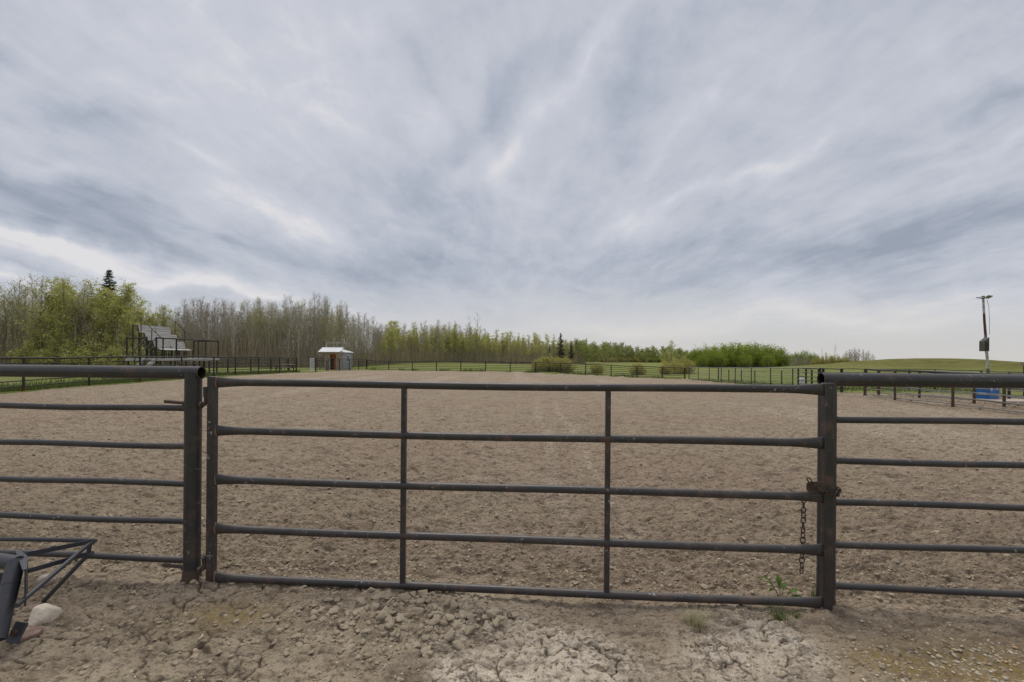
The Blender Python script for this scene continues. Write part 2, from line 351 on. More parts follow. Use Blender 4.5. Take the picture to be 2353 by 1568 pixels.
PILE = (-.62, 2.74)
def dirt_height(X, Y, sp):
    Z = gz(X, Y)
    gy = gate_y(X); inside = sstep(-.05, .35, Y-gy)
    def oct_(wl, amp, seed, sx=1., sy=1.):
        k = np.clip((wl/sp - 1.8)/2.0, 0, 1)
        return amp*perlin(X/wl*sx, Y/wl*sy, seed)*k
    Z = Z + .035*perlin(X*.33, Y*.33, 5) + .02*perlin(X*.9, Y*.9, 6)
    lump = sum(oct_(w, a, 40+i, .8, 1.15) for i, (w, a) in enumerate(((.42,.018),(.21,.014),(.09,.012),(.045,.010),(.026,.007))))
    bil = sum(np.abs(oct_(w, a, 45+i, .55, 1.25)) for i, (w, a) in enumerate(((.19,.034),(.105,.032),(.058,.026),(.034,.018),(.02,.011)))) - .03
    rid = bil
    rows = .010*np.sin(X*2*np.pi/.23 + 2.2*perlin(X*.3, Y*.06, 9))*np.clip(.12/sp-.6, 0, 1)
    Z = Z + inside*(lump + rid + rows)
    fine = sum(oct_(w, a, 80+i) for i, (w, a) in enumerate(((.5,.014),(.2,.011),(.085,.011),(.04,.010),(.022,.0065))))
    Z = Z + (1-inside)*fine
    # heap of loose clods pushed up before the gate
    r2 = ((X-PILE[0])/.75)**2 + ((Y-PILE[1])/.30)**2
    heap = np.exp(-r2*1.2); near = 1-inside*.6
    Z = Z + heap*.022*near + heap*sum(oct_(w, a, 100+i) for i, (w, a) in enumerate(((.13,.03),(.07,.025),(.04,.012))))
    Z = Z - .02*np.exp(-((X-.5)/.6)**2)*np.exp(-((Y-2.9)/.35)**2)
    for bx in (-2.225, 2.03):
        Z = Z + .035*np.exp(-((X-bx)**2+(Y-gate_y(bx))**2)/.017)
    # mud cracks
    wx = X + .05*perlin(X*5, Y*5, 21) + .018*perlin(X*16, Y*16, 22); wy = Y + .05*perlin(X*5, Y*5, 23) + .018*perlin(X*16, Y*16, 24)
    f1, f2, idv = worley(wx/.17, wy/.17, 3)
    g1_, g2_, _ = worley(wx/.075, wy/.075, 4)
    edge = (f2-f1)*.17; edge2 = (g2_-g1_)*.075
    warp = perlin(X*1.7, Y*1.7, 26)
    pale = sstep(.0, .55, 1.35*np.exp(-(((X-.20+(Y-2.4)*.15)/.52)**2 + ((Y-2.35)/.50)**2)) + .9*np.exp(-(((X-1.35)/.40)**2 + ((Y-2.45)/.28)**2)) + .35*warp - .25)*(1-inside)
    leftc = sstep(.1, .5, np.exp(-(((X+2.3)/1.3)**2 + ((Y-2.75)/.6)**2)) + .3*warp)*(1-inside)
    crk = np.clip(pale*1.0 + leftc*.9 + .25*(1-inside)*sstep(.1, .4, warp), 0, 1)*(1-heap)
    brk = sstep(-.25, .25, perlin(X*4.2, Y*4.2, 27))
    c = np.maximum((1-sstep(.003, .011, edge))*brk, .75*(1-sstep(.002, .008, edge2))*sstep(.1, .45, perlin(X*3.1, Y*3.1, 28)))*crk
    Z = Z - .020*c + .004*crk*(idv-.5) + .008*crk*sstep(.0, .05, edge)
    dark = np.clip(c*1.0, 0, 1)
    damp = .55*sstep(.25, .6, perlin(X*1.1+7, Y*1.4, 31))*(1-inside) + .5*np.exp(-(((X-2.55)/.35)**2+((Y-2.62)/.16)**2))
    dark = np.clip(dark + damp*.5*(1-pale) + .12*leftc*(1-inside) + .30*sstep(16.8, 18.0, X)*sstep(8, 11, Y)*sstep(-.3,.3,perlin(X*.8, Y*.8, 33)), 0, .95)
    och = (np.exp(-(((X+1.72)/.30)**2+((Y-2.78)/.16)**2)) + 1.1*np.exp(-(((X-2.55)/.55)**2+((Y-2.42)/.24)**2)) + .7*np.exp(-(((X-2.05)/.25)**2+((Y-2.42)/.12)**2)))*(1-inside)
    pale = np.clip(pale*.85 + (1-inside)*(.03+.22*sstep(-.1,.6,warp))*(1-.6*leftc), 0, 1)*(1-.6*heap)
    for tx, sl in ((.42, .031), (.98, .037)):                                  # tyre tracks running away through the gate
        tr = np.exp(-(((X-tx-sl*Y-.05*np.sin(Y*.8))/.10)**2))*inside*sstep(3.2, 4.5, Y)*(1-sstep(14, 22, Y))
        pale = np.clip(pale + .40*tr*(.6+.4*np.sin(Y*2*np.pi/.11)*np.clip(.1/sp-1, 0, 1)), 0, 1)
    band = perlin(X*.55, Y*.045, 61)
    pale = np.clip(pale + inside*.20*sstep(.05, .5, band), 0, 1)
    return Z, np.stack([pale, dark, np.clip(och, 0, 1), inside], -1)
def build_dirt():
    ys = [1.35]
    while ys[-1] < 66: ys.append(ys[-1] + .0011*ys[-1] + .00034*ys[-1]**2)
    ys = np.array(ys); t = np.linspace(-1, 1, 1500); t = .78*t + .22*t**3
    Y = np.repeat(ys[:,None], len(t), 1); X = t[None,:]*(1.2+1.3*ys)[:,None] + np.sign(t)[None,:]*np.maximum(np.abs(t)-.93, 0)[None,:]/.07*6.
    sp = np.maximum(.0011*Y+.00034*Y**2, (1.2+1.3*Y)*1.6/len(t))
    Z, Mk = dirt_height(X, Y, sp)
    sd = arena_sd(X, Y) + .5*perlin(X*.5, Y*.5, 51) + .25*perlin(X*1.7, Y*1.7, 52)
    Z = np.where(sd < .0, Z-.05, Z)
    Z = Z + .10*np.exp(-((sd-.25)/.45)**2)*(Y > 40)*(X > -19.5)*(.6+perlin(X*.9, Y*.9, 53))     # low berm under the far fence
    keep = sd > -.25
    nr, nc = X.shape; idx = np.arange(nr*nc).reshape(nr, nc)
    F = np.stack([idx[:-1,:-1], idx[:-1,1:], idx[1:,1:], idx[1:,:-1]], -1).reshape(-1, 4)
    F = F[keep.ravel()[F].all(1)]
    used = np.zeros(nr*nc, bool); used[F.ravel()] = True; remap = np.cumsum(used)-1
    V = np.stack([X, Y, Z], -1).reshape(-1, 3)[used]; F = remap[F]
    me = np_mesh('arena_ground', V, F)
    a = me.attributes.new('mask', 'FLOAT_COLOR', 'POINT'); a.data.foreach_set('color', Mk.reshape(-1, 4)[used].astype(np.float32).ravel())
    o = link('arena_ground', me, M['dirt'])
    tag(o, 'tilled brown dirt of the riding arena and its cracked entrance', 'ground', None, 'structure')
build_dirt()
def dz(x, y):
    x = np.asarray(x, float); y = np.asarray(y, float)
    return dirt_height(x, y, np.full(x.shape, .01))[0]
def dz1(x, y): return float(dz(np.array([x]), np.array([y]))[0])

# ---- loose clods, gravel (nobody could count them)
def ico(sub):
    p = (1+5**.5)/2
    v = np.array([(-1,p,0),(1,p,0),(-1,-p,0),(1,-p,0),(0,-1,p),(0,1,p),(0,-1,-p),(0,1,-p),(p,0,-1),(p,0,1),(-p,0,-1),(-p,0,1)], float)
    f = np.array([(0,11,5),(0,5,1),(0,1,7),(0,7,10),(0,10,11),(1,5,9),(5,11,4),(11,10,2),(10,7,6),(7,1,8),(3,9,4),(3,4,2),(3,2,6),(3,6,8),(3,8,9),(4,9,5),(2,4,11),(6,2,10),(8,6,7),(9,8,1)])
    v /= np.linalg.norm(v, axis=1)[:,None]
    for _ in range(sub):
        vs = [tuple(q) for q in v]; cache = {}; nf = []
        def midp(a, b):
            k = (min(a,b), max(a,b))
            if k not in cache:
                q = (np.array(vs[a])+np.array(vs[b]))/2; q /= np.linalg.norm(q); cache[k] = len(vs); vs.append(tuple(q))
            return cache[k]
        for a, b, c in f:
            ab, bc, ca = midp(a,b), midp(b,c), midp(c,a); nf += [(a,ab,ca),(b,bc,ab),(c,ca,bc),(ab,bc,ca)]
        v = np.array(vs); f = np.array(nf)
    return v, f
def lump_base(sub, seed, rough=.3, nf=11, h0=.45, h1=.85):
    v, f = ico(sub); r = np.random.default_rng(seed)
    d = np.ones(len(v))
    for k in range(6):
        n = r.normal(size=3); n /= np.linalg.norm(n); d += rough*.5*np.sin(v@n*r.uniform(2, 5)+r.uniform(0, 6))*r.uniform(.3, 1)
    for k in range(nf):                                                    # flattened facets
        n = r.normal(size=3); n /= np.linalg.norm(n); h = r.uniform(h0, h1); q = (v*d[:,None])@n
        d = np.where(q > h, d*h/np.maximum(q, 1e-6), d)
    return v*d[:,None], f
def scatter(name, bases, P, S, m, sink=.35, flat=.7, col=None):
    Vs, Fs, Cs, off = [], [], [], 0
    which = RNG.integers(0, len(bases), len(P))
    for k, (bv, bf) in enumerate(bases):
        sel = np.where(which == k)[0]
        if not len(sel): continue
        n = len(sel); a = RNG.uniform(0, 6.283, n); ca, sa = np.cos(a), np.sin(a)
        sc = np.stack([RNG.uniform(.75,1.25,n), RNG.uniform(.75,1.25,n), RNG.uniform(.6,1.1,n)*flat], -1)*S[sel][:,None]
        v = bv[None]*sc[:,None,:]
        x = v[...,0]*ca[:,None]-v[...,1]*sa[:,None]; y = v[...,0]*sa[:,None]+v[...,1]*ca[:,None]; z = v[...,2]+(S[sel]*flat*(1-2*sink))[:,None]
        W = np.stack([x, y, z], -1) + P[sel][:,None,:]
        Vs.append(W.reshape(-1,3)); Fs.append((bf[None]+(np.arange(n)*len(bv))[:,None,None]).reshape(-1,3)+off); off += n*len(bv)
        if col is not None: Cs.append(np.repeat(col[sel], len(bv), 0))
    me = np_mesh(name, np.concatenate(Vs), np.concatenate(Fs))
    if col is not None:
        a = me.attributes.new('mask', 'FLOAT_COLOR', 'POINT'); a.data.foreach_set('color', np.concatenate(Cs).astype(np.float32).ravel())
    return link(name, me, m)
def build_clods():
    P, S = [], []
    n = 1050                                                               # heap by the gate
    x = RNG.normal(PILE[0], .50, n); y = RNG.normal(PILE[1], .17, n); s = RNG.gamma(.9, .0075, n)+.004
    P.append((x, y)); S.append(np.minimum(s, .040))
    n = 80                                                                # the larger lumps of the heap
    x = RNG.normal(PILE[0]+.05, .36, n); y = RNG.normal(PILE[1]-.02, .15, n); P.append((x, y)); S.append(RNG.uniform(.016, .042, n)**1.)
    n = 4200                                                               # all over the entrance
    x = RNG.uniform(-3.4, 3.6, n); y = RNG.uniform(2.0, 3.3, n); s = RNG.gamma(.9, .0042, n)+.0028
    P.append((x, y)); S.append(np.minimum(s, .028))
    n = 5600                                                               # just behind the gate
    x = RNG.uniform(-3.6, 3.8, n); y = gate_y(x)+.1+RNG.exponential(.42, n); s = RNG.gamma(.9, .0042, n)+.003
    P.append((x, y)); S.append(np.minimum(s, .026))
    n = 46000                                                               # over the tilled arena
    y = 3.4+22*RNG.uniform(0, 1, n)**1.9; x = RNG.uniform(-1, 1, n)*(1.2+1.2*y); s = (RNG.gamma(.9, .0045, n)+.0045)*np.clip(.65+y*.04, .7, 1.5)
    P.append((x, y)); S.append(np.minimum(s, .04))
    n = 900                                                                # rough ground in the pens
    y = RNG.uniform(12, 27, n); x = RNG.uniform(17.2, 27, n); s = RNG.gamma(1.3, .014, n)+.012
    P.append((x, y)); S.append(np.minimum(s, .075))
    x = np.concatenate([p[0] for p in P]); y = np.concatenate([p[1] for p in P]); s = np.concatenate(S)
    ok = arena_sd(x, y) > .3; x, y, s = x[ok], y[ok], s[ok]
    P = np.stack([x, y, dz(x, y)], -1); big = (s > .011) & (y < 4.2); tiny = (y > 6.5) & (x < 17)
    o = scatter('soil_clods', [lump_base(2, k, .5) for k in range(14)], P[big], s[big], M['clod'], .40)
    tag(o, 'crumbly grey brown soil clods heaped and strewn at the gate', 'soil clods', None, 'stuff')
    o = scatter('soil_crumbs', [lump_base(1, 20+k, .5) for k in range(8)], P[~big & ~tiny], s[~big & ~tiny], M['clod'], .38)
    tag(o, 'small soil crumbs scattered over the tilled arena', 'soil crumbs', None, 'stuff')
    o = scatter('distant_soil_crumbs', [lump_base(0, 40+k, .5) for k in range(8)], P[tiny], s[tiny], M['clod'], .36)
    tag(o, 'fine soil crumbs over the middle and far arena', 'soil crumbs', None, 'stuff')
    n = 850; k = 420; j = 220
    x = np.concatenate([RNG.normal(2.55, .42, n), RNG.uniform(-2.6, 3.2, k), RNG.normal(1.9, .5, j)]); y = np.concatenate([RNG.normal(2.42, .17, n), RNG.uniform(2.0, 3.0, k), RNG.normal(2.3, .15, j)])
    s = np.concatenate([RNG.gamma(1.5, .0026, n)+.0028, RNG.gamma(1.3, .002, k)+.0022, RNG.gamma(1.4, .0026, j)+.0028]); s = np.minimum(s, .020)
    ok = (y < gate_y(x)-.05) & (y > 1.6); x, y, s = x[ok], y[ok], s[ok]
    u = RNG.uniform(0, 1, len(x))[:,None]; v = RNG.uniform(.65, 1.05, len(x))[:,None]
    col = (np.array([(.62,.53,.36)])*(1-u) + np.array([(.52,.46,.38)])*u)*v; col = np.where(RNG.uniform(0,1,(len(x),1)) < .12, np.array([(.45,.29,.17)]), col)
    col = np.concatenate([col, np.ones((len(x),1))], 1)
    o = scatter('gravel', [lump_base(1, 60+k, .12) for k in range(6)], np.stack([x, y, dz(x, y)], -1), s, M['gravel'], .3, .55, col)
    tag(o, 'pale yellowish gravel pressed into the dirt by the fence', 'gravel', None, 'stuff')
build_clods()

# ------------------------------------------------------------------ the near fence and the gate
def on(x, z, off=0): return Vector((x + off*.069, gate_y(x) - off, z))      # off > 0: towards the camera
def seg(x0, x1, z, n=2, off=0): return [on(x0+(x1-x0)*k/(n-1), z, off) for k in range(n)]
UPV = (0,0,1)
PRAILS = (1.225, .962, .700, .434, .168)
def open_pipe(mb, pts, r, wall, sides=28):
    """a hollow pipe with real wall thickness at its ends"""
    mb.tube(pts, r, sides, cap=False)
    b = len(mb.v); mb.tube(pts, r-wall, sides, cap=False)
    n = len(pts); o = b - n*sides
    for k in range(len(mb.f)-(n-1)*sides, len(mb.f)): mb.f[k] = mb.f[k][::-1]
    for k in range(sides):
        k2 = (k+1) % sides
        mb.f.append((o+k2, o+k, b+k, b+k2)); e = (n-1)*sides
        mb.f.append((o+e+k, o+e+k2, b+e+k2, b+e+k))
def near_fence(root, xp, x0, x1, xend, side, back=0.):
    on = lambda x, z, off=0: globals()['on'](x, CAMZ-(CAMZ-z)*(1+back/2.9), off-back)
    seg = lambda x0, x1, z, n=2: [on(x0+(x1-x0)*k/(n-1), z) for k in range(n)]
    for z in PRAILS:
        n = 9; pts = seg(x0, x1, z, n); pts = [p + Vector((0,0,.004*math.sin(k*1.3+z*9))) for k, p in enumerate(pts)]
        part(MB().tube(pts, .0215, 16), 'rail', M['steel'], root)
    t = MB(); open_pipe(t, seg(xend, x1 if side > 0 else x0, 1.477, 6) if side > 0 else seg(x0, xend, 1.477, 6), .0445, .006)
    tp = part(t, 'top_pipe', M['steel'], root)
    xi = xend + side*.012
    ins = MB().tube([on(xi, 1.477), on(xi+side*.9, 1.477)], .0384, 28, cap=False); ins.f = [f[::-1] for f in ins.f]
    ii = ins.build('rusty_inside', M['hollow']); ii.parent = tp
    zb = dz1(xp, gate_y(xp))-.15
    # the post, coped under the pipe
    m = MB(); sides = 32; rr = .0525
    pts = [on(xp, zb), on(xp, .5), on(xp, 1.0), on(xp, 1.437)]
    m.tube(pts, rr, sides, cap=False)
    top = len(m.v)-sides
    for k in range(sides):
        v = Vector(m.v[top+k]); dy = abs((v - on(xp, v.z)).y); m.v[top+k] = (v.x, v.y, on(xp, 1.477).z - math.sqrt(max(.0445**2-dy*dy, 0)) + .003)
    ps = part(m, 'post', M['steel'], root)
    w = MB(); w.tube([on(xp, zb+.10), on(xp, zb+.165), on(xp, zb+.21)], [.068,.059,.0535], 24, cap=False); part(w, 'rust_collar', M['steel_brown'], root)
    for z in PRAILS:
        w = MB(); w.tube([on(xp+side*.047, z), on(xp+side*.062, z)], [.027,.0225], 14, cap=False); part(w, 'weld_bead', M['steel'], root)
    return root
lf = thing('pipe_fence', on(-2.225, 0), 'black pipe fence beside the gate hinges, its thick top pipe ending open over the post', 'fence', None)
near_fence(lf, -2.225, -4.6, -2.225, -2.165, -1)
rf = thing('pipe_fence', on(2.0, 0), 'black pipe fence beside the chained end of the gate, thick scuffed top pipe', 'fence', None)
near_fence(rf, 2.066, 2.066, 5.2, 2.025, 1, .085)
part(MB().tube([on(-4.55, -.2), on(-4.55, 1.435)], .0525, 24), 'post', M['steel'], lf)
part(MB().tube([on(5.1, -.2, -.085), on(5.1, 1.43, -.085)], .0525, 24), 'post', M['steel'], rf)
# hinge bolts belong to the hinge post
def hinge_bolt(z, zt):
    m = MB()
    m.tube([on(-2.425, z+.012, .012), on(-2.16, z-.006, .012)], .0115, 12)
    c = [on(-2.168, z-.008, .012), on(-2.146, z-.010, .012), on(-2.132, z-.004, .012), on(-2.127, z+.010, .012), on(-2.126, zt, .012)]
    m.tube(c, .0115, 12)
    m.tube([on(-2.168, z-.008, .012), on(-2.148, z-.009, .012)], .023, 6); m.tube([on(-2.284, z, .012), on(-2.268, z, .012)], .02, 6)
    part(m, 'hinge_bolt', M['steel_brown'], lf)
hinge_bolt(1.262, 1.375); hinge_bolt(.118, .19)

gate = thing('farm_gate', on(0, .03), 'black five rail pipe gate standing closed across the arena entrance', 'gate')
GZ = (1.412, 1.074, .734, .394, .056)
XL, XR = -2.083, 2.006
def gate_rail(z, k):
    a, b = XL+.024, XR-.026; L = b-a
    st = [0, .03, .08, .15, .24] + [.24+(L-.48)*q/8 for q in range(1, 8)] + [L-.24, L-.15, L-.08, L-.03, L]
    fl = lambda s: max(0., 1 - min(s, L-s)/.22)**1.5
    pts, rv, rh = [], [], []
    for s in st:
        x = a+s; sag = -.004*math.sin(math.pi*s/L) + .003*math.sin(s*2.3+k)
        pts.append(on(x, z+sag)); rv.append(.0258+.0135*fl(s)); rh.append(.0258-.012*fl(s))
    r = part(MB().tube(pts, rh, 24, True, rv, UPV), 'rail', M['steel_gate'], gate)
    if True:
        w = MB(); w.tube([on(XL+.022, z), on(XL+.030, z), on(XL+.040, z)], [.018,.0155,.0142], 18, False, [.044,.0405,.0385], UPV); q = w.build('weld_bead', M['weld']); rel(gate, q)
    return r
for k, z in enumerate(GZ): gate_rail(z, k)
def sq(x, z0, z1, w): return MB().box((on(x, (z0+z1)/2)), (w, w, z1-z0), -math.atan(.069))
part(sq(XL, .012, 1.452, .050), 'stile', M['steel_gate'], gate, bevel=.005)
part(MB().box(on(XR, .735), (.056, .05, 1.44), -math.atan(.069)), 'stile', M['steel_gate'], gate, bevel=.005)
for x in (-.727, .632): part(sq(x, GZ[4]+.01, GZ[0]-.01, .034), 'upright', M['steel_gate'], gate, bevel=.004)
for z0, z1 in ((1.305, 1.40), (.125, .222)):
    m = MB(); open_pipe(m, [on(-2.126, z0+.005, .012), on(-2.126, z1-.02, .012)], .0165, .004, 16); part(m, 'hinge_sleeve', M['steel_gate'], gate)
# latch plate with a hole
def latch():
    m = MB(); ox, oz = XR-.088, .80; hw, hh, t, n = .056, .034, .006, 24
    hx, hr = .018, .0135
    for side in (-1, 1):
        for k in range(n):
            a = 2*math.pi*k/n; cx, cz = math.cos(a), math.sin(a)
            m.v.append(tuple(on(ox+hx+hr*cx, oz+hr*cz, .03+side*t/2)))
        for k in range(n):
            a = 2*math.pi*k/n; cx, cz = math.cos(a), math.sin(a)
            q = min((hw-hx*(1 if cx > 0 else -1))/max(abs(cx), 1e-6), hh/max(abs(cz), 1e-6)); m.v.append(tuple(on(ox+hx+q*cx, oz+q*cz, .03+side*t/2)))
    for k in range(n):
        k2 = (k+1) % n
        m.f += [(k2, k, n+k, n+k2), (2*n+k, 2*n+k2, 3*n+k2, 3*n+k), (k, k2, 2*n+k2, 2*n+k), (n+k2, n+k, 3*n+k, 3*n+k2)]
    part(m, 'latch_plate', M['steel_brown'], gate, smooth=False)
latch()
def chain_link(m, c, d, nrm, L=.034, W=.0115, r=.0032):
    d = Vector(d).normalized(); nrm = Vector(nrm); nrm = (nrm - d*nrm.dot(d)).normalized(); c = Vector(c); pts = []
    for k in range(16):
        a = 2*math.pi*k/16; u = math.cos(a); v = math.sin(a)
        pts.append(c + nrm*(W*u) + d*(W*v + (L/2-W)*(1 if v > .01 else -1 if v < -.01 else 0)))
    n = len(pts); b = len(m.v); ax = nrm.cross(d)
    for k in range(n):
        t = (pts[(k+1) % n]-pts[k-1]).normalized(); o = t.cross(ax).normalized()
        for j in range(7):
            w = 2*math.pi*j/7; m.v.append(tuple(pts[k] + o*(math.cos(w)*r) + ax*(math.sin(w)*r)))
    for k in range(n):
        for j in range(7): m.f.append((b+k*7+j, b+((k+1) % n)*7+j, b+((k+1) % n)*7+(j+1) % 7, b+k*7+(j+1) % 7))
def chain(path, label, L=.034, W=.0115, r=.0032, tw=0.):
    m = MB(); path = [Vector(p) for p in path]; step = L-2*r*1.05-.0
    ls = [0]
    for a, b in zip(path, path[1:]): ls.append(ls[-1]+(b-a).length)
    s = 0; k = 0
    while s <= ls[-1]:
        i = max(j for j in range(len(ls)-1) if ls[j] <= s); d = (path[i+1]-path[i]).normalized(); p = path[i]+d*(s-ls[i])
        nr = Vector((1,0,0)) if abs(d.x) < .7 else Vector((0,0,1)); sd = d.cross(nr)
        a = (k % 2)*math.pi/2 + .35*math.sin(k*1.7) + tw
        chain_link(m, p, d, nr*math.cos(a)+sd*math.sin(a), L, W, r); s += step; k += 1
    o = m.build('chain', M['rust_chain']); tag(o, label, 'chain'); return o
xh = XR-.122
chain([on(xh+.002, .698, -.03), on(xh, .45, -.032), on(xh-.007, .235, -.032)], 'rusty chain hanging straight down behind the gate rail', .040, .013, .0036)
chain([on(XR-.140, .845, .05), on(XR-.125, .822, .052), on(XR-.085, .790, .05), on(XR-.045, .774, .045), on(XR+.0, .762, .042), on(XR+.038, .755, .042), on(XR+.068, .755, .0), on(XR+.112, .765, -.045), on(XR+.118, .775, -.10)],
      'short rusty chain looped round the post and latch plate', .038, .0095, .0038, .7)

# ------------------------------------------------------------------ implement lying at the fence
def implement():
    A = at(-190, 1262, 2.62); B2 = at(36, 1294, 2.56); Cc = at(-8, 1472, 2.36)
    root = thing('steel_implement', (B2.x, B2.y, g1(B2.x, B2.y)), 'dark pipe implement with an elbow and triangular rod frame lying on the dirt', 'implement')
    d = (B2-Cc).normalized(); dh = (B2-A).normalized()
    m = MB(); open_pipe(m, [Cc, Cc.lerp(B2, .5), B2+d*.012], .039, .006, 32); mp = part(m, 'pipe', M['steel_blue'], root)
    part(MB().tube([A, A.lerp(B2, .5), B2+dh*.012], .039, 32), 'pipe', M['steel_blue'], root)
    h = MB().tube([Cc+d*.012, Cc+d*.4], .0325, 24, False); h.f = [f[::-1] for f in h.f]; q = h.build('rusty_inside', M['hollow']); q.parent = mp
    q0 = at(6, 1312, 2.66); part(MB().box(q0-Vector((0,0,.14)), (.10,.012,.26), .3), 'crook_shade_plate', M['steel_blue'], root, smooth=False)  # added dark plate, stands in for the shadow in the crook under the elbow
    for f_ in (.22, .45, .7): part(MB().tube([Cc.lerp(B2, f_), Cc.lerp(B2, f_)+d*.004], .0405, 24), 'weld_bead', M['steel_blue'], root) if f_ == .7 else None
    # gusset plate over the elbow and its turned down side
    def atz(px, py, z):
        q = at(px, py, 1.0); return at(px, py, (CAMZ-z)/(CAMZ-q.z))
    g = MB(); pts = [atz(34, 1262, .448), atz(46, 1264, .448), atz(65, 1279, .448), atz(61, 1308, .448), atz(52, 1310, .448), atz(44, 1288, .448)]; n = len(pts)
    for e in (.0, -.008):
        for p in pts: g.v.append(tuple(p+Vector((0,0,e))))
    g.f += [tuple(range(n))[::-1], tuple(range(n, 2*n))] + [(k, (k+1) % n, n+(k+1) % n, n+k) for k in range(n)]
    part(g, 'gusset_plate', M['steel_blue'], root, smooth=False)
    g = MB(); q = (pts[2]+pts[3])/2; dd = (pts[2]-pts[3]); g.box(q+Vector((-.006,0,-.105)), (dd.length, .008, .19), math.atan2(dd.y, dd.x)); part(g, 'side_plate', M['steel_blue'], root, smooth=False)
    T = at(218, 1243, 2.98); U = at(213, 1270, 2.965)
    part(MB().tube([at(-160, 1238, 2.92), at(80, 1240, 2.96), T-Vector((.03,0,-.002)), T, T+Vector((-.008,-.03,-.006)), at(38, 1392, 2.40)], .0135, 12), 'frame_rod', M['steel_blue'], root)
    part(MB().beam(at(62, 1274, 2.62), T, .008, .026), 'brace_bar', M['steel_blue'], root, smooth=False)
    part(MB().beam(at(66, 1312, 2.60), U, .008, .026), 'brace_bar', M['steel_blue'], root, smooth=False)
    part(MB().tube([U, U+Vector((-.006,-.03,-.004)), at(100, 1382, 2.90)], .0135, 12), 'frame_rod', M['steel_blue'], root)
    part(MB().tube([T-Vector((.028,.0,0)), U-Vector((.028,0,.0))], .012, 10), 'spacer_rod', M['steel_blue'], root)
    # foot bracket with a bolt and rusty disc
    p = at(39, 1454, 2.44); br = MB(); X = Vector((.10,.45,.88)).normalized(); Y = Vector((-1,.05,0)); Y = (Y-X*Y.dot(X)).normalized(); Z = X.cross(Y)
    br.box(p, (.098,.072,.010), ax=(X, Y, Z)); part(br, 'foot_bracket', M['steel_blue'], root, smooth=False, bevel=.003)
    Z = Z if Z.y < 0 else -Z; part(MB().tube([p+Z*.002, p+Z*.02], .014, 6), 'bolt', M['steel_brown'], root)
    pd = at(62, 1462, 2.55); zd = dz1(pd.x, pd.y)
    pd.z = zd; dm = MB().tube([pd+Vector((0,0,-.004)), pd+Vector((0,0,.014)), pd+Vector((0,0,.018))], [.062,.062,.052], 28); part(dm, 'rusty_disc', M['rust_disc'], root)
implement()
def boulder(px, py, d, sx, sy, sz, rz, seed, m, label):
    v, f = lump_base(3, seed, .24, 14, .66, .92); p = at(px, py, d); z = dz1(p.x, p.y)
    v = v*np.array([sx, sy, sz]); me = np_mesh('stone', v, f); o = link('stone', me, m); o.location = (p.x, p.y, z+sz*.38); o.rotation_euler = (.05,.1,rz)
    tag(o, label, 'stone'); return o
boulder(100, 1414, 2.70, .082, .070, .086, .5, 5, M['stone'], 'large pale cream stone beside the pipe implement')
boulder(106, 1334, 3.16, .058, .05, .045, .2, 9, M['stone_dull'], 'smaller dull pink stone under the triangular rod frame')

# ------------------------------------------------------------------ grass tufts, weeds, twigs by the gate
def blades(n, h, spread, w=.004, lean=.6, rg=RNG):
    V, F = [], []
    for k in range(n):
        a = rg.uniform(0, 6.283); r = abs(rg.normal(0, spread)); b = np.array([math.cos(a)*r, math.sin(a)*r, -.005])
        L = h*rg.uniform(.5, 1.15); a2 = a+rg.normal(0, .7); ln = rg.uniform(.15, lean)
        pts = []
        for j in range(4):
            t = j/3; pts.append(b + np.array([math.cos(a2)*L*ln*t**1.7, math.sin(a2)*L*ln*t**1.7, L*t*(1-.35*ln*t)]))
        s = np.array([-math.sin(a2), math.cos(a2), 0])*w/2; i0 = len(V)
        for j, p in enumerate(pts):
            q = (1-j/3)*.9+.1; V += [p-s*q, p+s*q]
        for j in range(3): F.append((i0+2*j, i0+2*j+1, i0+2*j+3, i0+2*j+2))
    return np.array(V), np.array(F)
def tuft(px, py, d, n, h, sp, m, label, w=.004, lean=.7):
    p = at(px, py, d); V, F = blades(n, h, sp, w, lean); o = link('grass_tuft', np_mesh('grass_tuft', V, F), m)
    o.location = (p.x, p.y, dz1(p.x, p.y)-.004); tag(o, label, 'grass tuft'); return o
tuft(1598, 1428, 2.74, 260, .105, .034, M['grass_dry'], 'dry yellowish grass tuft in front of the bottom gate rail', .0045, .95)
tuft(1790, 1414, 2.80, 110, .105, .045, M['grass_blade'], 'thin green grass tuft before the bottom gate rail', .004, .8)
tuft(1830, 1406, 2.83, 45, .085, .028, M['grass_blade'], 'tiny green grass sprig between the gate post and larger tuft', .004, .7)
tuft(1876, 1372, 2.99, 80, .11, .025, M['grass_blade'], 'green grass tuft sprouting at the foot of the gate post', .004, .5)
tuft(1690, 1372, 3.00, 28, .06, .02, M['grass_dry'], 'sparse faded grass tuft behind the bottom gate rail', .003, .7)
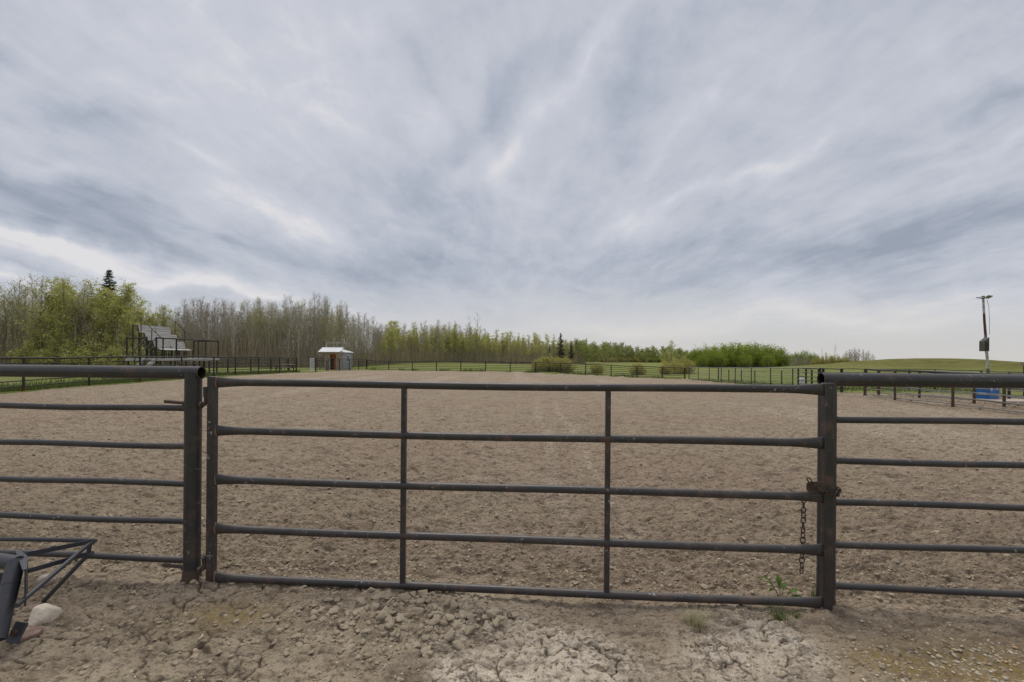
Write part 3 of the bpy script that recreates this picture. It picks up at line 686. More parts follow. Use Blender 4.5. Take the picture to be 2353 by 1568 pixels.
def weed():
    p = at(1795, 1366, 3.0); m = MB(); rg = random.Random(4)
    for (px, py, L, W, rot, el) in ((1772,1342,.085,.036,2.7,.5),(1790,1348,.08,.034,1.4,1.0),(1784,1360,.07,.03,3.6,.3),(1812,1366,.095,.04,.1,.25),(1818,1374,.08,.034,-.5,.2),(1800,1356,.07,.03,.9,.6),(1778,1350,.07,.03,2.2,.35)):
        b = at(px, py, 3.0); z = dz1(b.x, b.y); b.z = max(b.z, z+.004); d = Vector((math.cos(rot)*math.cos(el), math.sin(rot)*math.cos(el)*.7, math.sin(el))); s = d.cross(Vector((0,0,1))).normalized(); u = s.cross(d)
        i0 = len(m.v)
        for t, w, c in ((0,.15,0),(.25,.8,.1),(.5,1.,.12),(.75,.7,.05),(1.,.05,-.15)):
            for e in (-1, 0, 1): m.v.append(tuple(b + d*(L*t) + s*(W/2*w*e) + u*(L*c - abs(e)*-.15*W)))
        for j in range(4):
            for e in range(2): m.f.append((i0+3*j+e, i0+3*j+e+1, i0+3*j+e+4, i0+3*j+e+3))
        q = Vector((p.x, p.y, dz1(p.x, p.y))); m.tube([q, q.lerp(b, .5)+Vector((0,0,.012)), b], .0015, 5)
    o = m.build('weed_plant', M['weed']); tag(o, 'broad leaved green weed growing behind the bottom gate rail', 'weed')
weed()
def twig(pts, r, label, m):
    P = []
    for (px, py, d) in pts:
        q = at(px, py, d); P.append(Vector((q.x, q.y, dz1(q.x, q.y)+.012)))
    o = MB().tube(P, [r*(1-.4*k/len(P)) for k in range(len(P))], 6).build('dry_twig', m); tag(o, label, 'twig')
twig([(447,985,2.6),(455,1478,2.50),(463,1464,2.53)][1:]+[(466,1450,2.56)], .006, 'broken pale twig lying on the bare dirt before the gate hinge', M['straw'])
twig([(890,1372,2.86),(903,1362,2.90),(916,1356,2.93)], .0045, 'dry twig lying among the soil clods under the gate', M['straw'])
twig([(2018,1358,2.96),(2030,1376,2.88),(2046,1392,2.83)], .004, 'thin bent twig on the ground beside the chained gate post', M['plank_brown'])

# ------------------------------------------------------------------ far fences
def polyfence(label, pts, hs, pr, rr, tr, mp, mr, cat='fence', sub=3, base=None, name='pipe_fence', mtop=None, skew=0):
    pts = [Vector((x, y, g1(x, y))) for x, y in pts]
    root = thing(name, pts[0], label, cat)
    for k, p in enumerate(pts):
        b = pr*(1.35 if k in (0, len(pts)-1) else 1)
        part(MB().tube([p-Vector((0,0,.25)), p+Vector((0,0,hs[-1]+(.04 if k in (0, len(pts)-1) else -.02)))], b, 10), 'post', mp, root)
        if base: part(MB().tube([p-Vector((0,0,.2)), p+Vector((0,0,.07+.05*((k*7) % 3)))], b*1.12, 10), 'rusty_base', base, root)
    for h in hs:
        P = []
        for a, b in zip(pts, pts[1:]):
            for j in range(sub): q = a.lerp(b, j/sub); P.append(q+Vector((0,0,h+.018*math.sin(q.x*1.7+q.y*1.1+h*3))))
        P.append(pts[-1]+Vector((0,0,h)))
        top = h == hs[-1]
        part(MB().tube(P, tr if top else rr, 8), 'top_rail' if top else 'rail', (mtop or mr) if top else mr, root)
    return root
H6 = (.20,.44,.68,.92,1.16,1.40)
left_pts = [(-21, y) for y in (4.4,7.4,10.5,13.5,16.6,19.65,22.7,25.8,29.05,32.2,34.7,37.9,41.3,44.5)]
polyfence('dark pipe fence along the arena in front of the bleachers', left_pts, H6, .048, .023, .045, M['steel_far'], M['steel_far'], base=M['rust'])
polyfence('dark pipe fence running past the white topped shed', [(-20.6, y) for y in (48,51.2,54.6,57.9,61.4,64.8)], H6, .05, .025, .042, M['steel_far'], M['steel_far'])
far_px = (842,893.5,947.6,1003,1059,1116,1172.6,1231,1287.5,1346,1404.5,1464,1522,1574)
fp = []
for px in far_px:
    s = (px-CX)/FPX; d = (64.8-20.6*12.8/40.3)/(1+s*12.8/40.3); fp.append((s*d, d))
fp[0] = (-20.6, 64.8)
polyfence('long low pipe fence across the far end of the arena', fp, (.14,.36,.58,.80,1.04,1.27), .06, .026, .045, M['steel_far'], M['steel_far'])
polyfence('pale topped panel fence closing the arena below the leafy thicket', [(19.7, y) for y in (50.8,48.3,45.6,43,40.3,37.6,34.8,32.05,29.2)], (.12,.36,.60,.84,1.10,1.38), .036, .018, .04, M['steel_far'], M['steel_pale'], mtop=M['steel_pale'])
polyfence('thin wire like pipe fence standing behind the pale topped panels', [(23.5, y) for y in (52,49.5,46.8,44.2,39.8,35.8)], (.3,.62,.95,1.22), .05, .016, .02, M['steel_far'], M['steel_pale'])
polyfence('short pipe fence joining the panel corner to the stock pen', [(19.75,29.0),(20.6,32.0),(21.0,33.5),(19.7,27.3)], (.2,.5,.8,1.1,1.36), .06, .019, .03, M['steel_far'], M['steel_far'])
polyfence('grey pipe fence of the stock pen facing the arena dirt', [(19.25,24.9),(18.45,22),(18.15,18.8),(17.9,14.8),(17.6,11)], (.09,.36,.62,.88,1.12,1.38), .05, .02, .045, M['steel_brown'], M['steel_pale'], base=M['rust'], mtop=M['steel_far'])
polyfence('rusty brown posted pipe fence forming the inner side of the alley', [(20.15,25.1),(20.7,23.2),(20.95,20.7),(20.8,19.3),(20.5,15.5)], (.12,.40,.66,.92,1.15,1.36), .055, .02, .03, M['steel_brown'], M['steel_pale'])
polyfence('dark pipe fence at the grass edge behind the stock pen', [(19.9,29.6),(24.2,31.2),(26.7,30.7),(27.4,29.6),(26.5,25.8),(24.6,22.6),(24.3,19.5)], (.25,.55,.85,1.12,1.36), .06, .018, .022, M['steel_far'], M['steel_far'])
polyfence('dark rail fence behind the arena fence next to the bleachers', [(-24, y) for y in (35.6,38.6,42,45.5,49)], (.3,.62,.95,1.27), .06, .018, .03, M['steel_far'], M['steel_far'])
polyfence('low rail fence closing the gap beside the white lattice gate', [(-21.2,44.9),(-21.7,49.5),(-21.3,52.5)], (.25,1.12), .035, .018, .026, M['steel_far'], M['steel_far'])

# white lattice gate
def lattice():
    y0 = 48.0; p0 = Vector((-20.75, 47.9, g1(-20.75, 47.9))); d = Vector((.03, -1., 0)).normalized(); root = thing('lattice_gate', p0, 'small white lattice gate standing open at the fence corner', 'gate')
    W, H = .95, 1.32
    for k in (0, 3): part(MB().beam(p0+d*(W*k/3)+Vector((0,0,.08)), p0+d*(W*k/3)+Vector((0,0,.08+H)), .05, .05, (1,0,0)), 'stile', M['white'], root, smooth=False)
    m = MB()
    for k in (1, 2): m.beam(p0+d*(W*k/3)+Vector((0,0,.08)), p0+d*(W*k/3)+Vector((0,0,.08+H)), .035, .035, (1,0,0))
    for k in range(1, 6): z = .08+H*k/6; m.beam(p0+Vector((0,0,z)), p0+d*W+Vector((0,0,z)), .03, .035)
    part(m, 'lattice', M['white'], root, smooth=False)
    for z in (.1, .06+H): part(MB().beam(p0+Vector((0,0,z)), p0+d*W+Vector((0,0,z)), .06, .06), 'cross_rail', M['white'], root, smooth=False)
lattice()

# ------------------------------------------------------------------ bleachers
def bleachers():
    root = thing('bleachers', (-24, 30.5, g1(-24, 30.5)), 'dark framed bleachers with grey slatted benches on a raised deck', 'bleachers')
    g = lambda x, y: g1(x, y)
    DZ = 1.37
    def deck(x0, x1, y0, y1, z):
        m = MB(); n = max(2, round((x1-x0)/.15))
        for k in range(n): m.box(((x0+(k+.5)*(x1-x0)/n), (y0+y1)/2, z-.02), ((x1-x0)/n-.012, y1-y0, .04))
        part(m, 'deck', M['plank'], root, smooth=False)
        part(MB().box((x1+.022, (y0+y1)/2, z-.10), (.04, y1-y0, .2)), 'fascia', M['plank'], root, smooth=False)
        part(MB().box(((x0+x1)/2, y0-.022, z-.10), (x1-x0, .04, .2)), 'fascia', M['plank'], root, smooth=False)
    XF, YN, YF = -22.95, 29.5, 35.8
    deck(-25.0, XF, YN, YF, DZ)
    for y in (29.6, 30.9, 32.3, 33.7, 34.8, 35.7):
        for x in (XF-.1, -24.85):
            part(MB().tube([(x,y,g(x,y)-.2),(x,y,DZ-.18)], .055, 8), 'leg', M['steel_far'] if y != 30.9 else M['steel_brown'], root)
    for y0, y1 in ((29.7,30.6),(31.4,32.2),(33.0,33.6)):
        part(MB().tube([(XF-.1,y0,DZ-.2),(XF-.1,y1,g(XF,y1)+.3)], .03, 6), 'leg_brace', M['steel_far'], root)
    # guard rail
    for (x, y, r) in ((-24.9,29.53,.045),(-23.62,29.53,.055),(-22.99,29.53,.055),(-22.99,30.1,.04),(-22.99,31.3,.05),(-22.99,33.5,.04),(-22.99,34.3,.035),(-22.99,35.75,.05),(-24.9,35.75,.045)):
        part(MB().tube([(x,y,DZ-.2),(x,y,2.74)], r, 8), 'guard_post', M['steel_far'], root)
    for P in ([(-24.9,29.53,2.67),(-23.62,29.53,2.68)], [(-22.99,29.53,2.69),(-22.99,35.75,2.72)], [(-22.99,35.75,2.69),(-24.9,35.75,2.69)]):
        part(MB().tube(P, .045, 8), 'guard_rail', M['steel_far'], root)
    # benches: rows of slats on a tilted frame
    ya, yb = 30.0, 32.85
    rows = ((-24.58,-24.50,3.06,3.56,3),(-24.14,-24.02,2.56,3.02,4),(-23.60,-23.47,2.08,2.52,4),(-23.30,-23.0,1.92,2.02,1))
    for k, (xb, xf, z0, z1, n) in enumerate(rows):
        rt = thing if False else None
        bench = MB()
        for j in range(n):
            f0 = (j+.06)/n; f1 = (j+.92)/n
            x0, x1 = xf+(xb-xf)*f0, xf+(xb-xf)*f1; za, zb = z0+(z1-z0)*f0, z0+(z1-z0)*f1
            ax = Vector((x1-x0, 0, zb-za)); L = ax.length; ax.normalize(); bench.box(((x0+x1)/2,(ya+yb)/2,(za+zb)/2), (L, yb-ya, .035), ax=(ax, Vector((0,1,0)), ax.cross(Vector((0,1,0)))))
        bench.box(((xb-.16),(ya+yb)/2,z1+.0), (.28, yb-ya, .04))
        part(bench, 'bench', M['plank'], root, smooth=False)
        for y in (ya-.03, (ya+yb)/2, yb+.03):
            m = MB().tube([(xf+.02,y,DZ),(xf+.02,y,z0-.02),((xf+xb)/2,y,(z0+z1)/2-.04),(xb,y,z1-.03),(xb-.3,y,z1-.03)], .034, 6); m.tube([(xb-.3,y,DZ),(xb-.3,y,z1-.03)], .034, 6)
            part(m, 'bench_frame', M['steel_far'], root)
    for y in (ya-.08, yb+.08):
        part(MB().tube([(-24.9,y,4.35),(-24.3,y,3.98),(-22.95,y,2.68)], .026, 6), 'hand_rail', M['steel_far'], root)
        for x, z in ((-24.3,3.98),(-23.6,3.31)): part(MB().tube([(x,y,DZ),(x,y,z)], .026, 6), 'rail_post', M['steel_far'], root)
    # stair to the ground
    for x in (-22.99, -23.62):
        part(MB().beam((x,YN-.03,DZ-.06), (x,27.75,g(x,27.75)+.03), .05, .22), 'stringer', M['plank'], root, smooth=False)
        part(MB().tube([(x,YN-.02,2.66),(x,27.8,1.27)], .03, 8), 'stair_rail', M['steel_far'], root)
        part(MB().tube([(x,27.82,g(x,27.82)),(x,27.82,1.29)], .03, 8), 'rail_post', M['steel_far'], root)
    for k in range(6):
        t = (k+.5)/6; part(MB().box((-23.305, YN-.03-1.7*t, DZ-.05-1.25*t), (.56,.24,.04)), 'tread', M['steel_far'], root, smooth=False)
bleachers()

# ------------------------------------------------------------------ shed by the far corner
def shed():
    bx, by = -21.55, 58.5; z = g1(-22.8, 60.)-.05
    root = thing('shed', (-22.8, 60, z), 'little grey shed with white metal roof and orange doorway', 'shed')
    x0, x1, y0, y1, h = -24.2, -21.9, 59.2, 62.4, 2.35
    t = .08
    part(MB().box((x1-t/2,(y0+y1)/2,z+h/2), (t,y1-y0,h)), 'side_wall', M['sheet'], root, smooth=False)
    part(MB().box((x0+t/2,(y0+y1)/2,z+h/2), (t,y1-y0,h)), 'side_wall', M['sheet'], root, smooth=False)
    part(MB().box(((x0+x1)/2,y1-t/2,z+h/2), (x1-x0-2*t-.004,t,h)), 'back_wall', M['ply'], root, smooth=False)
    dx0, dx1 = -23.55, -22.80
    part(MB().box(((x0+t+dx0)/2,y0+t/2,z+h/2), (dx0-x0-t-.004,t,h)), 'front_wall', M['ply'], root, smooth=False)
    part(MB().box(((dx1+x1-t)/2,y0+t/2,z+h/2), (x1-t-dx1-.004,t,h)), 'front_wall', M['ply'], root, smooth=False)
    part(MB().box(((dx0+dx1)/2,y0+t/2,z+2.2), (dx1-dx0-.004,t-.004,.3)), 'lintel', M['ply'], root, smooth=False)
    d = MB().box((-23.22,y0+.35,z+1.0), (.6,.06,2.0)); part(d, 'door', M['darkwood'], root, smooth=False)
    m = MB(); 
    for k in range(3): m.beam((-23.5,y0+.02,z+.25+.6*k),(-22.86,y0+.02,z+.62+.6*k*.9), .03, .07, (0,-1,0))
    part(m, 'door_brace', M['plank_brown'], root, smooth=False)
    part(MB().box((-22.89,y0-.01,z+.78), (.2,.07,1.5)), 'door_edge', M['orange'], root, smooth=False)
    part(MB().box((-23.2,y0+.20,z+1.85), (.6,.03,.5)), 'door_panel', M['orange'], root, smooth=False)
    # roof: pitched metal with porch canopy
    m = MB(); rv = [(x0-.25,y0-.1,z+h-.02),(x1+.25,y0-.1,z+h-.02),(x1+.25,y1+.25,z+h-.02),(x0-.25,y1+.25,z+h-.02)]
    mx, my0, my1 = (x0+x1)/2, y0+.75, y1-.75
    V = rv + [(mx,my0,z+h+.46),(mx,my1,z+h+.46)]; b = len(m.v); m.v += V + [(p[0],p[1],p[2]-.05) for p in rv]
    m.f += [(0,1,4),(1,2,5,4),(2,3,5),(3,0,4,5),(9,8,7,6),(0,6,7,1),(1,7,8,2),(2,8,9,3),(3,9,6,0)]
    part(m, 'roof', M['roofmetal'], root, smooth=False)
    m = MB(); m.beam((-23.3,y0-1.15,z+2.33),(-23.3,y0+.35,z+2.92), 2.75, .06); part(m, 'porch_roof', M['roofmetal'], root, smooth=False)
    for x in (-24.45, -22.15):
        part(MB().box((x,y0-1.0,z+1.12), (.09,.09,2.25)), 'porch_post', M['plank_brown'], root, smooth=False)
        for s in (-1, 1): part(MB().beam((x,y0-1.0,z+1.75),(x+s*.4,y0-1.0,z+2.28), .05,.07,(0,1,0)), 'post_brace', M['plank'], root, smooth=False)
    wn = part(MB().box((x1+.02,60.9,z+1.55), (.05,.85,.95)), 'window', M['white'], root, smooth=False)
    for y in (60.7, 61.1):
        q = MB().box((x1+.05,y,z+1.55), (.012,.26,.75)).build('pane', M['glass'], None, smooth=False); q.parent = wn
    m = MB(); zz = z+3.55
    for x in (-24.35,-23.8,-23.3,-22.9,-22.2,-21.55): m.tube([(x,y0+.5,z+2.85),(x,y0+.5,zz)], .022, 6)
    m.tube([(-24.35,y0+.5,zz),(-21.55,y0+.5,zz)], .024, 6)
    part(m, 'roof_rail', M['plank'], root)
shed()
def t_pole():
    p = at(653, 846, 50); z = g1(p.x, p.y); root = thing('wooden_pole', (p.x, p.y, z), 'leaning wooden pole with a flat crossbar before the bare trees', 'pole')
    top = Vector((p.x-.1, p.y, z+2.45))
    part(MB().tube([(p.x+.05,p.y,z-.2), top], .05, 8), 'pole', M['plank_brown'], root)
    part(MB().box(top+Vector((-.1,0,.03)), (1.6,.5,.07), .1), 'crossbar', M['plank_brown'], root, smooth=False, bevel=.01)
t_pole()
def picnic():
    p = at(655, 850, 47); z = g1(p.x, p.y); root = thing('picnic_table', (p.x, p.y, z), 'low dark picnic table on the grass behind the fence end', 'table')
    part(MB().box((p.x,p.y,z+.7), (1.8,.75,.05)), 'tabletop', M['plank_brown'], root, smooth=False)
    for s in (-1, 1):
        part(MB().box((p.x,p.y+s*.68,z+.42), (1.8,.28,.045)), 'bench', M['plank_brown'], root, smooth=False)
        for q in (-.65, .65): part(MB().beam((p.x+q,p.y+s*.62,z),(p.x+q,p.y+s*.2,z+.68), .05,.1,(1,0,0)), 'leg', M['steel_far'], root, smooth=False)
        part(MB().box((p.x+s*.65,p.y,z+.36), (.05,1.35,.08)), 'leg_brace', M['plank_brown'], root, smooth=False)
picnic()

# ------------------------------------------------------------------ floodlight pole, bin, pen shed, barrel
def light_pole():
    d = 36.0; b = at(2271, 858, d); z = g1(b.x, b.y); root = thing('light_pole', (b.x, b.y, z), 'leaning peeling white and rust light pole with two floodlights', 'light pole')
    T = at(2259, 684, d); B = Vector((b.x+.05, d, z-.3)); r0, r1 = .15, .115
    part(MB().tube([B, B.lerp(T, .25)+Vector((.03,0,0)), B.lerp(T, .5)+Vector((.02,0,0)), B.lerp(T, .75)+Vector((-.01,0,0)), T], [.098,.092,.086,.078,.072], 14), 'pole', M['pole'], root)
    part(MB().tube([T-Vector((0,0,.12)), T+Vector((0,0,.12))], .10, 12), 'pole_cap', M['steel_brown'], root)
    for s, rx in ((-1, .25), (1, -.45)):
        X = Vector((1,0,0)); c = T+Vector((s*.33,-.1,-.02 if s < 0 else .04)); Yv = Vector((0, math.cos(rx), math.sin(rx))); Zv = Vector((0,-math.sin(rx), math.cos(rx)))
        fl = part(MB().box(c, (.36,.36,.07), ax=(Vector((1,0,-.12*s)).normalized(), Yv, Zv)), 'floodlight', M['sheet'], root, smooth=False, bevel=.015)
        part(MB().tube([T+Vector((0,0,.02)), c], .035, 8), 'lamp_arm', M['white'], root)
        q = MB().box(c-Zv*.046, (.29,.29,.012), ax=(Vector((1,0,-.12*s)).normalized(), Yv, Zv)).build('lens', M['lens'], None, smooth=False); q.parent = fl
    # speaker box with a sloped top
    c = at(2249, 793, d); m = MB(); X0, X1, Y0, Y1 = c.x-.12, c.x+.26, d-.55, d-.15; z0, z1, z2 = c.z-.50, c.z+.28, c.z+.62
    m.v += [(X0,Y0,z0),(X1,Y0,z0),(X1,Y1,z0),(X0,Y1,z0),(X0,Y0,z1),(X1,Y0,z2-.05),(X1,Y1,z2-.05),(X0,Y1,z1)]; m.f += [(3,2,1,0),(4,5,6,7),(0,1,5,4),(1,2,6,5),(2,3,7,6),(3,0,4,7)]
    bx = part(m, 'speaker_box', M['box_grey'], root, smooth=False)
    m = MB(); 
    for k in range(3): m.box((X0+.08+.11*k, Y0-.012, c.z-.12), (.035,.02,.62))
    q = m.build('box_slat', M['darkwood'], None, smooth=False); q.parent = bx
    part(MB().tube([T+Vector((.12,-.15,-.1)), T+Vector((.30,-.15,-.7)), B.lerp(T,.72)+Vector((.22,-.16,0)), B.lerp(T,.6)+Vector((.16,-.16,0))], .016, 6), 'cable', M['plank'], root)
    part(MB().tube([(X0+.25,Y0+.2,z0), (X0+.30,Y0+.2,z0-.22), tuple(B.lerp(T,.27)+Vector((-.12,-.14,0))), tuple(B.lerp(T,.22)+Vector((.14,-.14,0))), tuple(B.lerp(T,.16)+Vector((-.02,-.17,0)))], .018, 6), 'cable', M['plank'], root)
light_pole()
def blue_bin():
    d = 21.4; c = at(2080+0, 924, d); c = at(2085, 925, 22.0); xc = xat(2060, 22); c = Vector((xat(2268, 22.3)-.02, 22.3, 0)); z = g1(c.x, c.y)
    root = thing('storage_bin', (c.x, c.y, z), 'blue plastic storage bin with white stickers inside the pen', 'bin')
    rz = R(24); X = Vector((math.cos(rz), math.sin(rz), 0)); Y = Vector((-math.sin(rz), math.cos(rz), 0)); W, D, H = .98, .62, .70
    m = MB(); b = []
    for k, (s, zz) in enumerate(((.92, .02), (1., H-.07))):
        for sx, sy in ((-1,-1),(1,-1),(1,1),(-1,1)): m.v.append(tuple(Vector((c.x,c.y,z))+X*(sx*W/2*s)+Y*(sy*D/2*s)+Vector((0,0,zz))))
    m.f += [(3,2,1,0),(4,5,6,7)]+[(k,(k+1)%4,4+(k+1)%4,4+k) for k in range(4)]
    part(m, 'body', M['blue'], root, smooth=False, bevel=.02)
    part(MB().box((c.x,c.y,z+H-.035), (W+.05,D+.05,.068), rz), 'lid', M['blue'], root, smooth=False, bevel=.015)
    P = Vector((c.x,c.y,z))-X*(W/2*.97)
    part(MB().box(P+Y*(-.02)+Vector((0,0,.33)), (.012,.30,.11), rz), 'sticker', M['white'], root, smooth=False)
    P = Vector((c.x,c.y,z))-Y*(D/2*.985)
    part(MB().box(P-X*.34+Vector((0,0,.55)), (.17,.012,.12), rz), 'sticker', M['white'], root, smooth=False)
    part(MB().box(P+X*.22+Vector((0,0,.56)), (.12,.012,.09), rz), 'sticker', M['white'], root, smooth=False)
    o = MB().box((c.x+.55,c.y-.75,g1(c.x+.5,c.y-.7)+.03), (2.4,1.5,.10), -.1).build('concrete_pad', M['stone_dull'], None, smooth=False, bevel=.01); tag(o, 'low pale concrete pad in the pen below the blue bin', 'pad')
blue_bin()
def pen_shed():
    x0, y0 = xat(2347, 24.9), 22.5; z = g1(x0+1.2, y0+1); root = thing('pen_shed', (x0+1.2, y0+1, z), 'weathered board shed with a dark frame at the edge of the pen', 'shed')
    h = 1.62
    m = MB()
    for k in range(13): m.box((x0+.13+.19*k, y0+.06, z+.18+h/2), (.18,.03,h-.1))
    part(m, 'front_wall', M['sheet'], root, smooth=False)
    m = MB()
    for k in range(10): m.box((x0+.05,y0+.2+.2*k,z+.12+h/2), (.03,.19,h-.08))
    part(m, 'side_wall', M['sheet'], root, smooth=False)
    part(MB().box((x0,y0+2.2,z+h/2), (.12,.12,h+.1)), 'post', M['darkwood'], root, smooth=False)
    part(MB().box((x0+1.25,y0+1.1,z+h+.12), (2.7,2.5,.14)), 'roof', M['plank_brown'], root, smooth=False)
    for x in (x0, x0+2.5): part(MB().box((x,y0,z+h/2), (.1,.1,h+.1)), 'post', M['darkwood'], root, smooth=False)
    part(MB().box((x0+1.25,y0-.01,z+.22), (2.4,.06,.14)), 'bottom_board', M['darkwood'], root, smooth=False)
    m = MB().box((x0+1.25,y0+1.1,z+.62), (2.38,1.9,.04)); part(m, 'shelf', M['darkwood'], root, smooth=False)
pen_shed()
def barrel():
    p = at(1842, 880, 38); z = g1(p.x, p.y); root = thing('water_barrel', (p.x, p.y, z), 'white plastic barrel standing on grass behind the panel fence', 'barrel')
    part(MB().tube([(p.x,p.y,z),(p.x,p.y,z+.06),(p.x,p.y,z+.5),(p.x,p.y,z+.62)], [.20,.23,.23,.15], 16), 'body', M['white'], root); part(MB().tube([(p.x,p.y,z+.62),(p.x,p.y,z+.68)], .07, 10), 'cap', M['sheet'], root)
barrel()

# ------------------------------------------------------------------ trees
class TG:
    """collects tubes (wood) and flat quads (twigs, leaves)"""
    def __init__(s, seed): s.r = np.random.default_rng(seed); s.w = MB(); s.q = []; s.l = []
    def twigs(s, P0, P1, w):
        P0 = np.asarray(P0); P1 = np.asarray(P1); d = P1-P0; rnd = s.r.normal(size=d.shape)
        sd = np.cross(d, rnd); sd /= np.linalg.norm(sd, axis=1)[:,None]+1e-9; w = np.broadcast_to(np.asarray(w, float), (len(P0),))[:,None]
        s.q.append(np.stack([P0-sd*w/2, P0+sd*w/2, P1+sd*w*.2, P1-sd*w*.2], 1))
    def leaves(s, Pc, size, up=.0):
        n = len(Pc); a = s.r.normal(size=(n,3)); a[:,2] += up; a /= np.linalg.norm(a, axis=1)[:,None]; b = np.cross(a, s.r.normal(size=(n,3))); b /= np.linalg.norm(b, axis=1)[:,None]; c = np.cross(a, b)
        sz = (np.asarray(size)*s.r.uniform(.6, 1.3, n))[:,None]
        s.l.append(np.stack([Pc-b*sz*.5, Pc-c*sz*.36, Pc+b*sz*.5, Pc+c*sz*.36], 1))
def arr(L): return np.concatenate(L) if L else np.zeros((0,4,3))
def aspen(seed, H, crown0, nlimb, ntwig, leaf_n, leaf_s, spread=1.0, trunk_r=.085, tw=.02, up=.75):
    t = TG(seed); r = t.r
    n = 9; wob = np.cumsum(r.normal(0, .035, (n,2)), 0)*H/10; wob -= wob[0]; wob += np.linspace(0,1,n)[:,None]*r.normal(0,.25,2)
    zs = np.linspace(0, H, n); tp = np.column_stack([wob, zs]); tp[0,2] = -.3
    rad = [max(trunk_r*(1-z/H)**.8, .012) for z in zs]
    t.w.tube([tuple(p) for p in tp], rad, 7, False)
    def trunk(f): return np.array([np.interp(f*H, zs, tp[:,k]) for k in range(3)])
    tips = []
    for k in range(nlimb):
        f = crown0 + (.98-crown0)*((k+r.uniform(0,1))/nlimb); p = trunk(f); az = k*2.4+r.normal(0,.4); el = r.uniform(.55, 1.1)*up+.25*f
        L = (H*.24*(1-f)**.55*(.55+.45*math.sin(math.pi*min(1,(f-crown0)/(1-crown0)+.25))) + .35)*spread*r.uniform(.7,1.25)
        d = np.array([math.cos(az)*math.cos(el), math.sin(az)*math.cos(el), math.sin(el)]); pts = [p]
        for j in range(3): d = d+np.array([0,0,.16])+r.normal(0,.12,3); d /= np.linalg.norm(d); pts.append(pts[-1]+d*L/3)
        rr = trunk_r*.38*(1-f)+.012; t.w.tube([tuple(q) for q in pts], [rr,rr*.75,rr*.5,rr*.25], 4, False)
        pts = np.array(pts); m = max(3, int(ntwig*L/1.6)); u = r.uniform(.12, 1, m)*3; i = np.minimum(u.astype(int), 2); base = pts[i]+(pts[i+1]-pts[i])*(u-i)[:,None]
        td = (pts[i+1]-pts[i])/(L/3)*.7 + r.normal(0,.55,(m,3)) + np.array([0,0,.35]); td /= np.linalg.norm(td, axis=1)[:,None]
        ln = r.uniform(.25,.75,m)[:,None]*(.6+.4*min(L,1.8)); e = base+td*ln; t.twigs(base, e, tw)
        td2 = td+r.normal(0,.5,(m,3)); td2 /= np.linalg.norm(td2, axis=1)[:,None]; e2 = base+td*ln*.55; t.twigs(e2, e2+td2*ln*.6, tw*.75)
        tips += [e, e2+td2*ln*.6, base+td*ln*.5]
    # thin shoots on the leader
    m = int(ntwig*1.5); f = r.uniform(max(.6,crown0), 1, m); base = np.array([trunk(q) for q in f]); td = r.normal(0,.5,(m,3)); td[:,2] = abs(td[:,2])+.5; td /= np.linalg.norm(td,axis=1)[:,None]; e = base+td*r.uniform(.3,.8,m)[:,None]; t.twigs(base, e, tw); tips.append(e)
    tips = np.concatenate(tips)
    if leaf_n:
        c = tips[r.integers(0, len(tips), leaf_n)]; t.leaves(c+r.normal(0,.11,(leaf_n,3)), leaf_s)
    return t
def shrub(seed, H, Rr, nstem, nleaf, leaf_s, tw=.025, dense=.55):
    t = TG(seed); r = t.r; tips = []
    for k in range(nstem):
        az = r.uniform(0,6.283); q = math.sqrt(r.uniform(0,1))*Rr; h = H*math.sqrt(max(.12,1-(q/Rr)**2*.85))*r.uniform(.72,1.05)
        p0 = np.array([math.cos(az)*q*.45, math.sin(az)*q*.45, -.15]); p3 = np.array([math.cos(az)*q, math.sin(az)*q, h]); mid = (p0+p3)/2+r.normal(0,.12,3)
        t.w.tube([tuple(p0),tuple(mid),tuple(p3)], [.03,.02,.008], 4, False)
        m = 14; u = r.uniform(.2,1,m)[:,None]; base = np.where(u<.5, p0+(mid-p0)*u*2, mid+(p3-mid)*(u-.5)*2); td = r.normal(0,.6,(m,3))+(p3-p0)/H*.8; td /= np.linalg.norm(td,axis=1)[:,None]; ln = r.uniform(.25,.7,m)[:,None]*H/4; t.twigs(base, base+td*ln, tw); tips += [base+td*ln, base+td*ln*.5, p3[None]]
    tips = np.concatenate(tips)
    if nleaf:
        c = tips[r.integers(0,len(tips),nleaf)]+r.normal(0,.16*H/4,(nleaf,3)); c[:,2] = np.maximum(c[:,2], .08); t.leaves(c, leaf_s)
    return t
def spruce(seed, H, Rr):
    t = TG(seed); r = t.r; t.w.tube([(0,0,-.3),(0,0,H*.5),(0,0,H)], [.14,.08,.015], 7, False)
    z = H*.10
    while z < H*.985:
        f = 1-z/H
        az = r.uniform(0,6.283); L = Rr*f**1.0*r.uniform(.45,1.25)+.08; d = np.array([math.cos(az),math.sin(az),r.uniform(-.35,.05)+.3*(1-f)]); p0 = np.array([0,0,z]); p1 = p0+d*L; t.w.tube([tuple(p0),tuple(p1)],[.02,.006],3,False)
        m = int(12+26*L); u = r.uniform(.1,1,m)[:,None]; c = p0+(p1-p0)*u; side = r.normal(0,.55,(m,3)); side[:,2] = -abs(side[:,2])*.6; e = c+(d*.5+side)*((.10+.34*f**.6)*(1.15-u*.5)); t.twigs(c, e, .085)
        z += .035+.02*f
    t.l = t.q; t.q = []; return t
def quads_mesh(name, A, mats_idx):
    V = A.reshape(-1,3); F = np.arange(len(V)).reshape(-1,4); return np_mesh(name, V, F, mats_idx)
